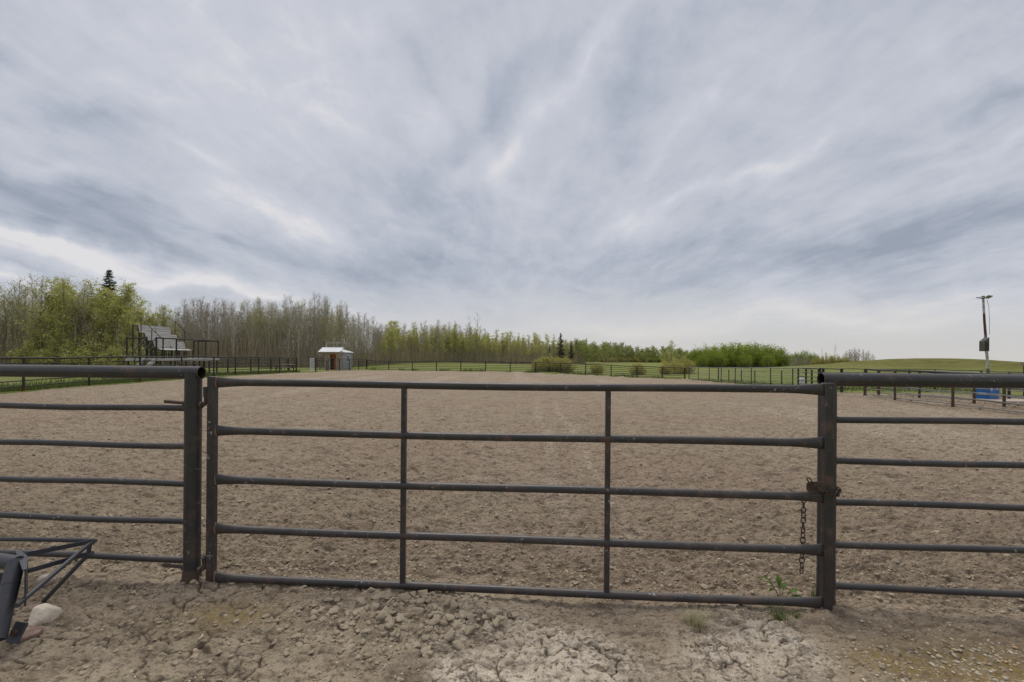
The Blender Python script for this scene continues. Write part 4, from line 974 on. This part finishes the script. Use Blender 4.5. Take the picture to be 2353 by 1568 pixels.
class Proto:
    def __init__(s, t, bark, twigm, leafm):
        s.tm = bpy.data.meshes.new('trunk'); s.tm.from_pydata(t.w.v, [], t.w.f); s.tm.update(); s.tm.materials.append(bark); s.tm.polygons.foreach_set('use_smooth', np.ones(len(s.tm.polygons), bool))
        Q, Lf = arr(t.q), arr(t.l); s.cm = quads_mesh('crown', np.concatenate([Q, Lf]), np.concatenate([np.zeros(len(Q)), np.ones(len(Lf))])); s.cm.materials.append(twigm); s.cm.materials.append(leafm)
        s.W = (np.array(t.w.v), [f for f in t.w.f]); s.Q = Q; s.L = Lf; s.m = (bark, twigm, leafm)
        zz = np.concatenate([Q.reshape(-1,3)[:,2], Lf.reshape(-1,3)[:,2]]); s.H = float(np.percentile(zz, 99.3))
def put(p, name, x, y, h, label, cat, group=None, rz=None, wide=1.0, lean=0.):
    e = bpy.data.objects.new(name, None); C.objects.link(e); s = h/p.H
    e.location = (x, y, g1(x, y)-.05); e.scale = (s*wide, s*wide, s); e.rotation_euler = (lean, 0, random.uniform(0, 6.28) if rz is None else rz); tag(e, label, cat, group)
    for nm, me in (('trunk', p.tm), ('crown', p.cm)):
        o = bpy.data.objects.new(nm, me); C.objects.link(o); o.parent = e
    return e
bare = [Proto(aspen(100+k, 10, .40, 30, 14, 420, .075, 1.15, .080, .021, .95), M['bark'], M['twig'], M['bud']) for k in range(7)]
budd = [Proto(aspen(130+k, 10, .36, 28, 13, 1100, .10, 1.15, .095, .022), M['bark_dark'], M['twig'], M['leaf_pale']) for k in range(5)]
budl = [Proto(aspen(150+k, 10, .32, 30, 12, 1100, .10, 1.15, .075, .020, .9), M['bark'], M['twig'], M['leaf_pale']) for k in range(5)]
green = [Proto(aspen(170+k, 10, .10, 36, 7, 3400, .165, 1.3, .09, .018), M['bark_dark'], M['twig'], M['leaf']) for k in range(5)]
slim = [Proto(aspen(190+k, 10, .25, 28, 10, 1900, .16, .85, .065, .022, .9), M['bark'], M['twig_brown'], M['leaf']) for k in range(5)]
spr = [Proto(spruce(210+k, 10, 2.6), M['bark_dark'], M['twig_brown'], M['needle']) for k in range(2)]
bush = [Proto(shrub(220+k, 5, 2.7, 70, 5200, .20), M['bark_dark'], M['twig_brown'], M['leaf_bush']) for k in range(4)]
for b in bush: b.cm.materials[0] = M['twig_brown']; b.cm.materials[1] = M['leaf_bush']
willow = [Proto(shrub(230+k, 3, 2.3, 90, 9000, .13, .016), M['bark'], M['twig'], M['leaf_olive']) for k in range(3)]
lowbush = [Proto(shrub(280+k, 3, 1.9, 60, 3600, .15, .018), M['bark_dark'], M['twig'], M['leaf']) for k in range(3)]
bare_far = [Proto(aspen(260+k, 10, .22, 30, 14, 260, .10, 1.3, .10, .045), M['bark_dark'], M['twig'], M['leaf_pale']) for k in range(4)]
far_green = [Proto(aspen(270+k, 10, .16, 34, 10, 3200, .26, 1.9, .12, .03), M['bark'], M['twig_brown'], M['leaf_far']) for k in range(4)]
snag = [Proto(aspen(240+k, 10, .35, 14, 4, 0, .1, 1.15, .11, .028, .7), M['bark_dark'], M['twig'], M['bud']) for k in range(3)]
for s_ in snag: pass
pale_stem = [Proto(shrub(250+k, 4, 1.8, 40, 260, .12, .03), M['bark'], M['twig'], M['leaf_olive']) for k in range(2)]

edge = lambda px: float(np.interp(px, (-250,0,150,300,420,520,600,700,800,870,950,1050,1150,1250,1350,1430,1560), (46,47,45,46,52,58,62,67,72,88,106,116,114,122,148,205,200)))
topY = lambda px: float(np.interp(px, (-250,0,30,75,120,160,190,250,290,330,370,400,430,460,500,540,570,620,650,690,725,760,800,840,865,890,950,1000,1030,1090,1150,1200,1250,1290,1320,1380,1420,1450,1490,1540,1560),
  (625,628,636,626,640,640,640,650,650,678,700,690,676,680,686,690,690,682,676,682,674,680,706,722,728,735,738,731,737,748,756,761,766,769,778,786,786,790,795,796,800)))
def plant(px, name, protos, label, cat, group, dd=0., hf=1.0, wide=1.0):
    d = edge(px)+dd; x = xat(px, d); z = g1(x, d); top = at(px, topY(px), d).z; h = max(2.5, (top-z)*hf)
    return put(random.choice(protos), name, x, d, h, label, cat, group, wide=wide*min(1.25, max(.8, 10/h*.9+.1))*(1.2 if 870 < px < 1340 else 1.))
rr = random.Random(11)
def strip(p0, p1, n, name, protos, label, cat, group, deep, h0, h1, wide=1.0):
    for k in range(n):
        px = p0+(p1-p0)*(k+rr.uniform(.1,.9))/n; plant(px, name, protos, label, cat, group, rr.uniform(0, deep), rr.uniform(h0, h1), wide)
strip(-120, 20, 8, 'budding_tree', budd, 'thinly budding tall tree at the dark edge of the wood left of the green trees', 'tree', 'budding trees left of the green trees', 6, .85, 1.02)
strip(20, 215, 17, 'budding_tree', budd, 'thinly budding tall tree at the dark edge of the wood left of the green trees', 'tree', 'budding trees left of the green trees', 7, .8, 1.02)
strip(110, 385, 27, 'green_tree', green, 'fresh yellow green leafy tree in the wood behind the bleachers', 'tree', 'fresh green trees behind the bleachers', 7, .62, 1.0)
strip(60, 345, 18, 'green_sapling', green, 'low green sapling at the foot of the leafy trees behind the bleachers', 'sapling', 'saplings below the leafy trees', 2, .28, .5, .8)
for px in (98, 122, 146, 171, 188, 207, 224, 243, 262, 281, 300, 322):
    d = edge(px)-1.+rr.uniform(0, 2); put(rr.choice(lowbush), 'leafy_bush', xat(px, d), d, rr.uniform(1.7, 3.4), 'low yellow green bush at the foot of the wood behind the bleachers', 'shrub', 'low bushes at the wood edge', wide=1.1)
strip(375, 640, 40, 'bare_aspen', bare, 'bare grey aspen in the stand between the bleachers and the shed', 'tree', 'bare aspens between bleachers and shed', 12, .78, 1.02)
strip(560, 810, 26, 'budding_aspen', budl, 'olive budding aspen in the wood just behind the shed', 'tree', 'olive budding aspens behind the shed', 12, .74, 1.02)
strip(640, 900, 38, 'bare_aspen', bare, 'bare grey aspen in the stand around and beyond the shed', 'tree', 'bare aspens around the shed', 14, .75, 1.02)
strip(880, 1120, 46, 'leafing_aspen', slim, 'slender light green aspen with pale trunk beyond the far fence', 'tree', 'slender leafing aspens beyond the far fence', 22, .60, .98)
strip(900, 1120, 16, 'bare_aspen', bare, 'bare tip aspen rising above the leafing wood beyond the far fence', 'tree', 'bare aspens above the leafing wood', 24, .85, 1.03)
strip(1100, 1345, 44, 'leafing_aspen', slim, 'slender light green aspen with pale trunk beyond the far fence', 'tree', 'slender leafing aspens beyond the far fence', 24, .6, 1.0)
strip(1325, 1440, 17, 'far_tree', far_green, 'hazy green tree on the far side of the open field', 'tree', 'trees across the open field', 25, .8, 1.05, 1.1)
strip(1440, 1580, 15, 'far_tree', far_green, 'hazy green tree on the far side of the open field', 'tree', 'trees across the open field', 25, .75, 1.02, 1.15)
def single(px, top, d, protos, name, label, cat, group=None, wide=1.):
    x = xat(px, d); z = g1(x, d); h = at(px, top, d).z-z; return put(random.choice(protos), name, x, d, h, label, cat, group, wide=wide)
single(249, 623, 51, spr, 'spruce_tree', 'tall dark spruce rising above the fresh green trees', 'tree', None, 1.15)
for px, tp in ((222,646),(236,664),(262,668),(282,650),(300,656)): single(px, tp, 48.5, green, 'green_tree', 'fresh yellow green leafy tree in the wood behind the bleachers', 'tree', 'fresh green trees behind the bleachers', 1.05)
single(1288, 766, 126, spr, 'spruce_tree', 'dark pointed spruce standing out of the leafing wood', 'tree', None, 1.1)
for px, tp in ((1262,793),(1312,786)): single(px, tp, 130, spr, 'spruce_tree', 'small dark spruce beside the pointed spruce in the wood', 'tree', 'small spruces in the wood', .9)
single(1080, 726, 122, snag[:1], 'dead_tree', 'slim leafless dead tree above the leafing wood', 'tree'); single(1094, 717, 122, snag[1:2], 'dead_tree', 'forked leafless dead tree, tallest over the leafing wood', 'tree', None, 1.1)
# green thicket beyond the panel fence
for k, (px, tp, d) in enumerate(((1588,806,116),(1602,800,114),(1622,796,118),(1640,797,112),(1660,792,117),(1680,790,113),(1700,789,118),(1722,791,113),(1742,792,118),(1762,794,113),(1780,797,117),(1795,801,114),(1650,812,109),(1710,812,109),(1765,813,109),(1612,815,109))):
    single(px, tp, d, bush, 'leafy_shrub', 'rounded bright green shrub in the thicket behind the panel fence', 'shrub', 'shrubs of the green thicket', rr.uniform(.85,1.1))
for px, tp in ((1832,810),(1850,807),(1868,812)): single(px, tp, 121, bush, 'leafy_shrub', 'green shrub behind the pale stems next to the thicket', 'shrub', 'shrubs behind pale stems', .8)
for px, tp in ((1822,818),(1840,815),(1856,814),(1872,820)): single(px, tp, 112, pale_stem, 'bare_shrub', 'pale stemmed shrub in front of the green shrubs', 'shrub', 'pale stemmed shrubs', .9)
single(1545, 783, 118, green, 'lone_tree', 'airy green tree standing alone at the thicket end', 'tree', None, 1.1); single(1525, 806, 120, slim, 'lone_sapling', 'small green tree beside the airy tree at the thicket end', 'tree', None, 1.6)
for px, tp, d, w, lb in ((1243,823,63,1.0,'olive willow shrub behind the far fence, left half of the round clump'),(1268,817,64,1.25,'round olive willow shrub behind the far fence, tallest of its clump'),(1296,822,63,1.1,'olive willow shrub behind the far fence at the clump end nearer the thicket'),
   (1372,833,62,.9,'small isolated olive willow shrub behind the far fence'),(1466,835,61,1.0,'low grey green willow shrub behind the fence before the open field'),(1545,826,66,1.0,'brownish willow shrub at the foot of the airy tree'),(1570,821,68,1.0,'taller brownish willow shrub against the green thicket'),(1530,838,64,.9,'low brownish willow shrub beside the arena corner')):
    single(px, tp, d, willow, 'willow_shrub', lb, 'shrub', None, w)
# bare trees left of the mound
single(1888, 800, 112, snag, 'bare_tree', 'dark bare tree with a spreading crown near the mound', 'tree', None, 1.2); single(1917, 788, 112, snag, 'bare_tree', 'broken topped bare tree, tallest near the mound', 'tree', None, .8)
for px, tp in ((1938,812),(1951,803),(1962,799),(1973,801),(1984,803),(1996,806),(2006,813),(1945,806),(1957,804),(1968,803),(1990,809)): single(px, tp, 114, bare_far, 'bare_tree', 'slender bare tree in the row on the mound edge', 'tree', 'bare trees on the mound edge', .95)
for px, tp in ((1876,822),(1900,815),(1925,818),(1945,822)): single(px, tp, 110, willow, 'willow_shrub', 'brown scrubby shrub below the bare trees near the mound', 'shrub', 'scrub near the mound', .7)

# ---- the mass of wood behind and the undergrowth
def mass(name, picks, label, cat):
    WV, WF, QA, QI = [], [], [], []; off = 0; mats = []
    def mi(m):
        if m not in mats: mats.append(m)
        return mats.index(m)
    tv, tf = [], []
    A, I = [], []
    for p, x, y, h, w in picks:
        s = h/p.H; a = RNG.uniform(0,6.283); Rm = np.array([[math.cos(a),-math.sin(a),0],[math.sin(a),math.cos(a),0],[0,0,1]]); T = np.array([x,y,g1(x,y)]); S = np.array([s*w,s*w,s])
        f = lambda V: (V*S)@Rm.T+T
        fq = np.array([q for q in p.W[1] if len(q) == 4]); A.append(f(p.W[0][fq.ravel()].reshape(-1,3)).reshape(-1,4,3)); I.append(np.full(len(fq), mi(p.m[0])))
        A.append(f(p.Q.reshape(-1,3)).reshape(-1,4,3)); I.append(np.full(len(p.Q), mi(p.m[1])))
        if len(p.L): A.append(f(p.L.reshape(-1,3)).reshape(-1,4,3)); I.append(np.full(len(p.L), mi(p.m[2])))
    me = quads_mesh(name, np.concatenate(A), np.concatenate(I)); o = link(name, me, mats, None, False); tag(o, label, cat, None, 'stuff')
picks = []
for k in range(430):
    px = rr.uniform(-150, 880) if k % 2 else rr.uniform(860, 1345); d = edge(px)+rr.uniform(4, 26)+px*.008; x = xat(px, d); top = at(px, topY(px), edge(px)).z
    z = g1(x, d); h = (top-z)*rr.uniform(.5,.95); kind = budd if px < 180 else green if px < 370 else (bare if rr.random() < .75 else budl) if px < 900 else (slim if rr.random() < .75 else bare)
    picks.append((rr.choice(kind), x, d, max(h, 3), 1.0 if px < 870 else 1.35))
mass('woods', picks, 'tangled mass of grey and green trees deeper in the wood', 'woods')
def undergrowth():
    n = 70000; px = RNG.uniform(-200, 1345, n); e = np.array([edge(p) for p in px]); d = e + RNG.uniform(-.5, 20, n); x = (px-CX)/FPX*d; z = gz(x, d)
    h = np.where(RNG.uniform(0,1,n) < .45, RNG.uniform(1.5,5.8,n), RNG.gamma(3., .5, n)+.3); a = RNG.normal(0,.10,(n,2))*(1+1.6*(h[:,None] < 2)); P0 = np.stack([x,d,z-.05],-1); P1 = P0+np.stack([a[:,0]*h,a[:,1]*h,h],-1)
    t = TG(5); t.twigs(P0, P1, np.where(RNG.uniform(0,1,n) < .12, .07, .036)); m = len(t.q[0])
    k = 46000; i = RNG.integers(0,n,k); f = RNG.uniform(.2,1,k)[:,None]; t.leaves(P0[i]+(P1[i]-P0[i])*f+RNG.normal(0,.2,(k,3)), np.where(px[i] > 860, .20, np.where(px[i] < 380, .20, .13))*np.where((px[i] > 400)&(px[i] < 860)&(RNG.uniform(0,1,k) < .65), .35, 1.))
    A = np.concatenate([t.q[0], t.l[0]]); mi = np.concatenate([np.where(RNG.uniform(0,1,m) < .3, 1, 0), np.where((px[i] < 380) | (px[i] > 860), np.where(RNG.uniform(0,1,k)<.55,2,3), 3)])
    o = link('undergrowth', quads_mesh('undergrowth', A, mi), [M['twig_brown'], M['twig'], M['leaf'], M['leaf_olive']], None, False); tag(o, 'brown brushy undergrowth along the edge of the wood', 'undergrowth', None, 'stuff')
undergrowth()
def far_wood():
    picks = []
    for k in range(110):
        px = rr.uniform(1330, 1620) if k < 90 else rr.uniform(1600, 1900); d = rr.uniform(235, 300); x = xat(px, d); h = rr.uniform(4.,7.)*(1 if k < 90 else .7); picks.append((rr.choice(far_green if rr.random() < .8 else bare_far), x, d, h, 1.3))
    for k in range(60):
        px = rr.uniform(1330, 1640); d = rr.uniform(228, 260); picks.append((rr.choice(bush if rr.random() < .5 else willow), xat(px, d), d, rr.uniform(2.6, 4.2), 1.4))
    mass('far_woods', picks, 'low dark line of woods across the far field', 'woods')
far_wood()
def grass_strip():
    P, Hh = [], []
    n = 9000; y = RNG.uniform(15, 46, n); x = -21.1-RNG.exponential(1.3, n); P.append((x,y)); Hh.append(RNG.uniform(.07,.22,n))
    n = 2500; s = RNG.uniform(-21,19.5,n); y = 64.8+(s+20.6)*(-12.8/40.3)+.1+RNG.exponential(.7,n)*RNG.uniform(0,1,n); P.append((s,y)); Hh.append(RNG.uniform(.08,.34,n)*(perlin(s*.7,s*0+.5,71)>.0)+.05)
    n = 2500; y = RNG.uniform(29,51,n); x = 20+RNG.exponential(1.5,n); P.append((x,y)); Hh.append(RNG.uniform(.06,.2,n))
    n = 2200; x = RNG.uniform(17,30,n); y = 28+RNG.uniform(0,5,n); P.append((x,y)); Hh.append(RNG.uniform(.06,.16,n))
    x = np.concatenate([p[0] for p in P]); y = np.concatenate([p[1] for p in P]); h = np.concatenate(Hh); n = len(x); z = gz(x,y)-.04
    b = np.stack([x,y,z],-1); e = b+np.stack([RNG.normal(0,.4,n)*h,RNG.normal(0,.4,n)*h,h+.04],-1); t = TG(8); t.twigs(b, e, .045)
    o = link('grass', quads_mesh('grass', t.q[0], np.zeros(n)), M['grass_blade'], None, False); tag(o, 'rough green grass growing along the arena fences', 'grass', None, 'stuff')
grass_strip()

# ------------------------------------------------------------------ sky: Nishita behind a layer of streaked cloud
SUN_EL, SUN_AZ = 68, -18                                                   # degrees; azimuth from +Y towards +X
w = bpy.data.worlds.new('World'); bpy.context.scene.world = w; w.use_nodes = True; nt = w.node_tree; nt.nodes.clear()
sky = N(nt, 'ShaderNodeTexSky', sky_type='NISHITA'); sky.sun_disc = False; sky.sun_elevation = R(SUN_EL); sky.sun_rotation = R(SUN_AZ); sky.air_density = 1.; sky.dust_density = 2.
tc = N(nt, 'ShaderNodeTexCoord'); sep = N(nt, 'ShaderNodeSeparateXYZ'); nt.links.new(tc.outputs['Generated'], sep.inputs[0])
ay = math_(nt, 'ADD', math_(nt, 'ABSOLUTE', sep.outputs[1]), .03)
pxn = math_(nt, 'DIVIDE', sep.outputs[0], ay); pzn = math_(nt, 'DIVIDE', sep.outputs[2], ay)
def comb(a, b, c=0.):
    n = N(nt, 'ShaderNodeCombineXYZ')
    for s, v in zip(n.inputs, (a, b, c)):
        if isinstance(v, (int, float)): s.default_value = v
        else: nt.links.new(v, s)
    return n.outputs[0]
Pp = comb(pxn, pzn)
zc = math_(nt, 'ADD', math_(nt, 'MAXIMUM', sep.outputs[2], 0.), .10)
Cp = comb(math_(nt, 'DIVIDE', sep.outputs[0], zc), math_(nt, 'DIVIDE', sep.outputs[1], zc))
# warp for natural edges
wn = N(nt, 'ShaderNodeTexNoise'); wn.inputs['Scale'].default_value = 3.2; wn.inputs['Detail'].default_value = 7; nt.links.new(Pp, wn.inputs['Vector'])
v1 = N(nt, 'ShaderNodeVectorMath', operation='SUBTRACT'); nt.links.new(wn.outputs['Color'], v1.inputs[0]); v1.inputs[1].default_value = (.5,.5,.5)
v2 = N(nt, 'ShaderNodeVectorMath', operation='SCALE'); nt.links.new(v1.outputs[0], v2.inputs[0]); v2.inputs['Scale'].default_value = .20
v3 = N(nt, 'ShaderNodeVectorMath', operation='ADD'); nt.links.new(Pp, v3.inputs[0]); nt.links.new(v2.outputs[0], v3.inputs[1])
v4 = N(nt, 'ShaderNodeVectorMath', operation='MULTIPLY'); nt.links.new(v3.outputs[0], v4.inputs[0]); v4.inputs[1].default_value = (1,1,0); PW = v4.outputs[0]
BLOBS = [  # cx, cy (photo px), angle (degrees, downwards to the right), half length, half width, amount
 (560,160,22,760,420,.27),(820,60,10,420,200,.12),(1000,330,10,420,200,.14),
 (290,318,20,300,70,-.55),(60,170,15,230,60,-.18),(30,60,20,260,90,-.16),(560,110,55,300,60,-.14),
 (150,480,22,620,170,-.62),(420,590,17,420,70,-.35),(40,420,20,300,80,-.25),
 (470,390,24,430,70,.40),(660,510,24,360,70,.38),(780,550,22,260,45,.25),
 (280,598,13,620,60,.75),(100,545,12,330,50,.5),(60,650,6,300,40,.45),(560,665,8,330,40,.45),(820,735,3,420,50,.35),
 (840,620,14,520,70,-.42),(1010,615,4,300,75,-.50),(1000,505,8,520,110,-.25),(900,440,20,320,90,-.12),
 (1110,300,-42,560,95,-.30),(1230,110,-58,380,85,-.22),(1330,150,-58,420,45,.38),(1200,330,-62,230,45,.22),
 (1420,230,-66,520,85,-.38),(1560,90,-62,330,70,-.10),(1600,230,-52,520,110,.24),(1370,360,-65,260,60,.15),
 (1130,420,-50,180,60,.25),(1200,490,20,220,50,.22),(1260,430,-60,200,45,.16),(1440,520,-30,220,45,.22),
 (1700,410,-25,420,34,.34),(1890,340,-22,330,34,.22),(2060,280,-16,330,50,-.20),(2260,260,-10,320,55,-.30),
 (1800,150,-25,420,80,.12),(2000,120,-20,520,160,.0),(2300,80,0,360,160,-.14),
 (2100,415,-20,480,40,.22),(1900,470,-20,420,60,-.12),(2330,330,-20,260,40,.2),
 (1980,560,-7,900,100,-.62),(1400,610,-8,520,70,-.30),(2300,500,-10,520,90,-.20),(1650,520,-15,420,70,-.05),
 (200,560,12,320,22,.32),(400,645,10,360,20,.30),(140,622,8,320,18,-.28),(640,690,8,320,18,.28),(250,470,20,360,22,-.22),(520,560,18,320,20,-.2),
 (1560,470,-28,260,34,.18),(2100,350,-20,280,32,.20),(1450,545,-25,220,30,.20),(1345,90,-62,240,34,.16),(1175,345,-60,170,34,.16),(1500,330,-60,240,30,.14),(900,520,30,260,34,.18),(1080,400,-50,170,32,.18),(380,250,18,360,60,.22),(180,400,18,320,40,.24),(740,300,30,300,50,.16),(960,180,60,300,40,-.14),(1010,560,8,360,30,-.20),(1250,640,4,420,26,.16),(1600,640,-5,420,24,-.14),(2000,650,-5,500,20,-.16),(700,600,12,320,24,-.16),
 (1900,720,-3,1300,80,.50),(2200,660,-6,700,40,.25),(1450,765,0,620,50,.35),(1150,690,5,420,50,.10),
]
acc = None
for cx, cy, an, L, W, am in BLOBS:
    mp = N(nt, 'ShaderNodeMapping', vector_type='TEXTURE'); mp.inputs['Location'].default_value = ((cx-CX)/FPX, (HY-cy)/FPX, 0); mp.inputs['Rotation'].default_value = (0,0,R(-an)); mp.inputs['Scale'].default_value = (L/FPX, W/FPX, 1); nt.links.new(PW, mp.inputs['Vector'])
    gr = N(nt, 'ShaderNodeTexGradient', gradient_type='QUADRATIC_SPHERE'); nt.links.new(mp.outputs[0], gr.inputs[0])
    acc = math_(nt, 'MULTIPLY_ADD', gr.outputs['Fac'], am*(.8 if am < 0 else .95), .52 if acc is None else acc)
m1 = N(nt, 'ShaderNodeMapping'); m1.inputs['Rotation'].default_value = (0,0,R(8)); m1.inputs['Scale'].default_value = (1.9,.75,1); nt.links.new(Cp, m1.inputs['Vector'])
s1 = noise(nt, m1.outputs[0], 1.1, 6, .56, .7)
m2 = N(nt, 'ShaderNodeMapping'); m2.inputs['Rotation'].default_value = (0,0,R(-14)); m2.inputs['Scale'].default_value = (3.2,1.3,1); nt.links.new(Cp, m2.inputs['Vector'])
s2 = noise(nt, m2.outputs[0], 2.3, 5, .55, .5)
fade = ramp(nt, pzn, [(.03,.25),(.22,1.)])
m3 = N(nt, 'ShaderNodeMapping'); m3.inputs['Scale'].default_value = (1., 1.7, 1); nt.links.new(PW, m3.inputs['Vector'])
s3 = noise(nt, m3.outputs[0], 6.5, 7, .62, .35)
m4 = N(nt, 'ShaderNodeMapping'); m4.inputs['Rotation'].default_value = (0,0,R(-4)); m4.inputs['Scale'].default_value = (3.4,1.5,1); nt.links.new(Cp, m4.inputs['Vector'])
s4 = noise(nt, m4.outputs[0], 2.6, 9, .66, .4)
nz4 = math_(nt, 'MULTIPLY', math_(nt, 'SUBTRACT', s4, .5), .42)
nz0 = math_(nt, 'MULTIPLY', math_(nt, 'SUBTRACT', s3, .5), .50)
nz = math_(nt, 'ADD', math_(nt, 'ADD', nz0, nz4), math_(nt, 'ADD', math_(nt, 'MULTIPLY', math_(nt, 'SUBTRACT', s1, .5), .66), math_(nt, 'MULTIPLY', math_(nt, 'SUBTRACT', s2, .5), .32)))
bright = math_(nt, 'ADD', acc, math_(nt, 'MULTIPLY', nz, fade))
srgb = lambda r, g, b: tuple(((c/255+.055)/1.055)**2.4 if c > 10 else c/255/12.92 for c in (r, g, b))
cl = ramp(nt, bright, [(0.,srgb(150,159,174)),(.22,srgb(168,175,189)),(.48,srgb(187,192,203)),(.75,srgb(201,204,213)),(1.,srgb(222,221,224))])
warm = math_(nt, 'MULTIPLY', ramp(nt, pzn, [(.0,1.),(.16,0.)]), ramp(nt, math_(nt, 'MULTIPLY_ADD', pxn, .4, .5), [(.15,.25),(.6,1.)]))
cl = mix(nt, math_(nt, 'MULTIPLY', warm, .85), cl, srgb(209,207,202))
sc10 = mix(nt, 1.0, cl, (7.7,7.65,7.6), 'MULTIPLY')
allc = mix(nt, .95, sky.outputs[0], sc10)
bg = N(nt, 'ShaderNodeBackground'); bg.inputs['Strength'].default_value = .1; nt.links.new(allc, bg.inputs['Color'])
ow = N(nt, 'ShaderNodeOutputWorld'); nt.links.new(bg.outputs[0], ow.inputs['Surface'])
w.cycles.sampling_method = 'MANUAL'; w.cycles.sample_map_resolution = 512

sun = bpy.data.lights.new('sun', 'SUN'); sun.energy = 1.5; sun.angle = R(35); sun.color = (1., .95, .88)
so = bpy.data.objects.new('sun', sun); C.objects.link(so)
el, az = R(SUN_EL), R(SUN_AZ); dirv = Vector((math.sin(az)*math.cos(el), math.cos(az)*math.cos(el), math.sin(el)))
so.rotation_euler = dirv.to_track_quat('Z', 'Y').to_euler(); so.location = dirv*50

# ------------------------------------------------------------------ camera
cam = bpy.data.cameras.new('camera'); cam.sensor_width = 36; cam.lens = FPX/2353*36; cam.shift_y = (HY-784)/2353; cam.clip_end = 8000; cam.clip_start = .05
co = bpy.data.objects.new('camera', cam); C.objects.link(co)
# right = (cos, 0, sin*?) : the horizon drops towards the right of the picture
right = Vector((math.cos(TH), 0, math.sin(TH))); upv = Vector((-math.sin(TH), 0, math.cos(TH)))
Mx = Matrix((( right.x, upv.x, 0, 0), (0, 0, -1, 0), (right.z, upv.z, 0, 0), (0,0,0,1))); Mx = Matrix.Translation((0,0,CAMZ)) @ Mx
co.matrix_world = Mx; bpy.context.scene.camera = co
sc = bpy.context.scene
sc.view_settings.view_transform = 'Standard'; sc.view_settings.look = 'None'; sc.view_settings.exposure = .4; sc.view_settings.gamma = 1.
sc.cycles.max_bounces = 10; sc.cycles.diffuse_bounces = 7; sc.cycles.transmission_bounces = 7; sc.cycles.transparent_max_bounces = 8
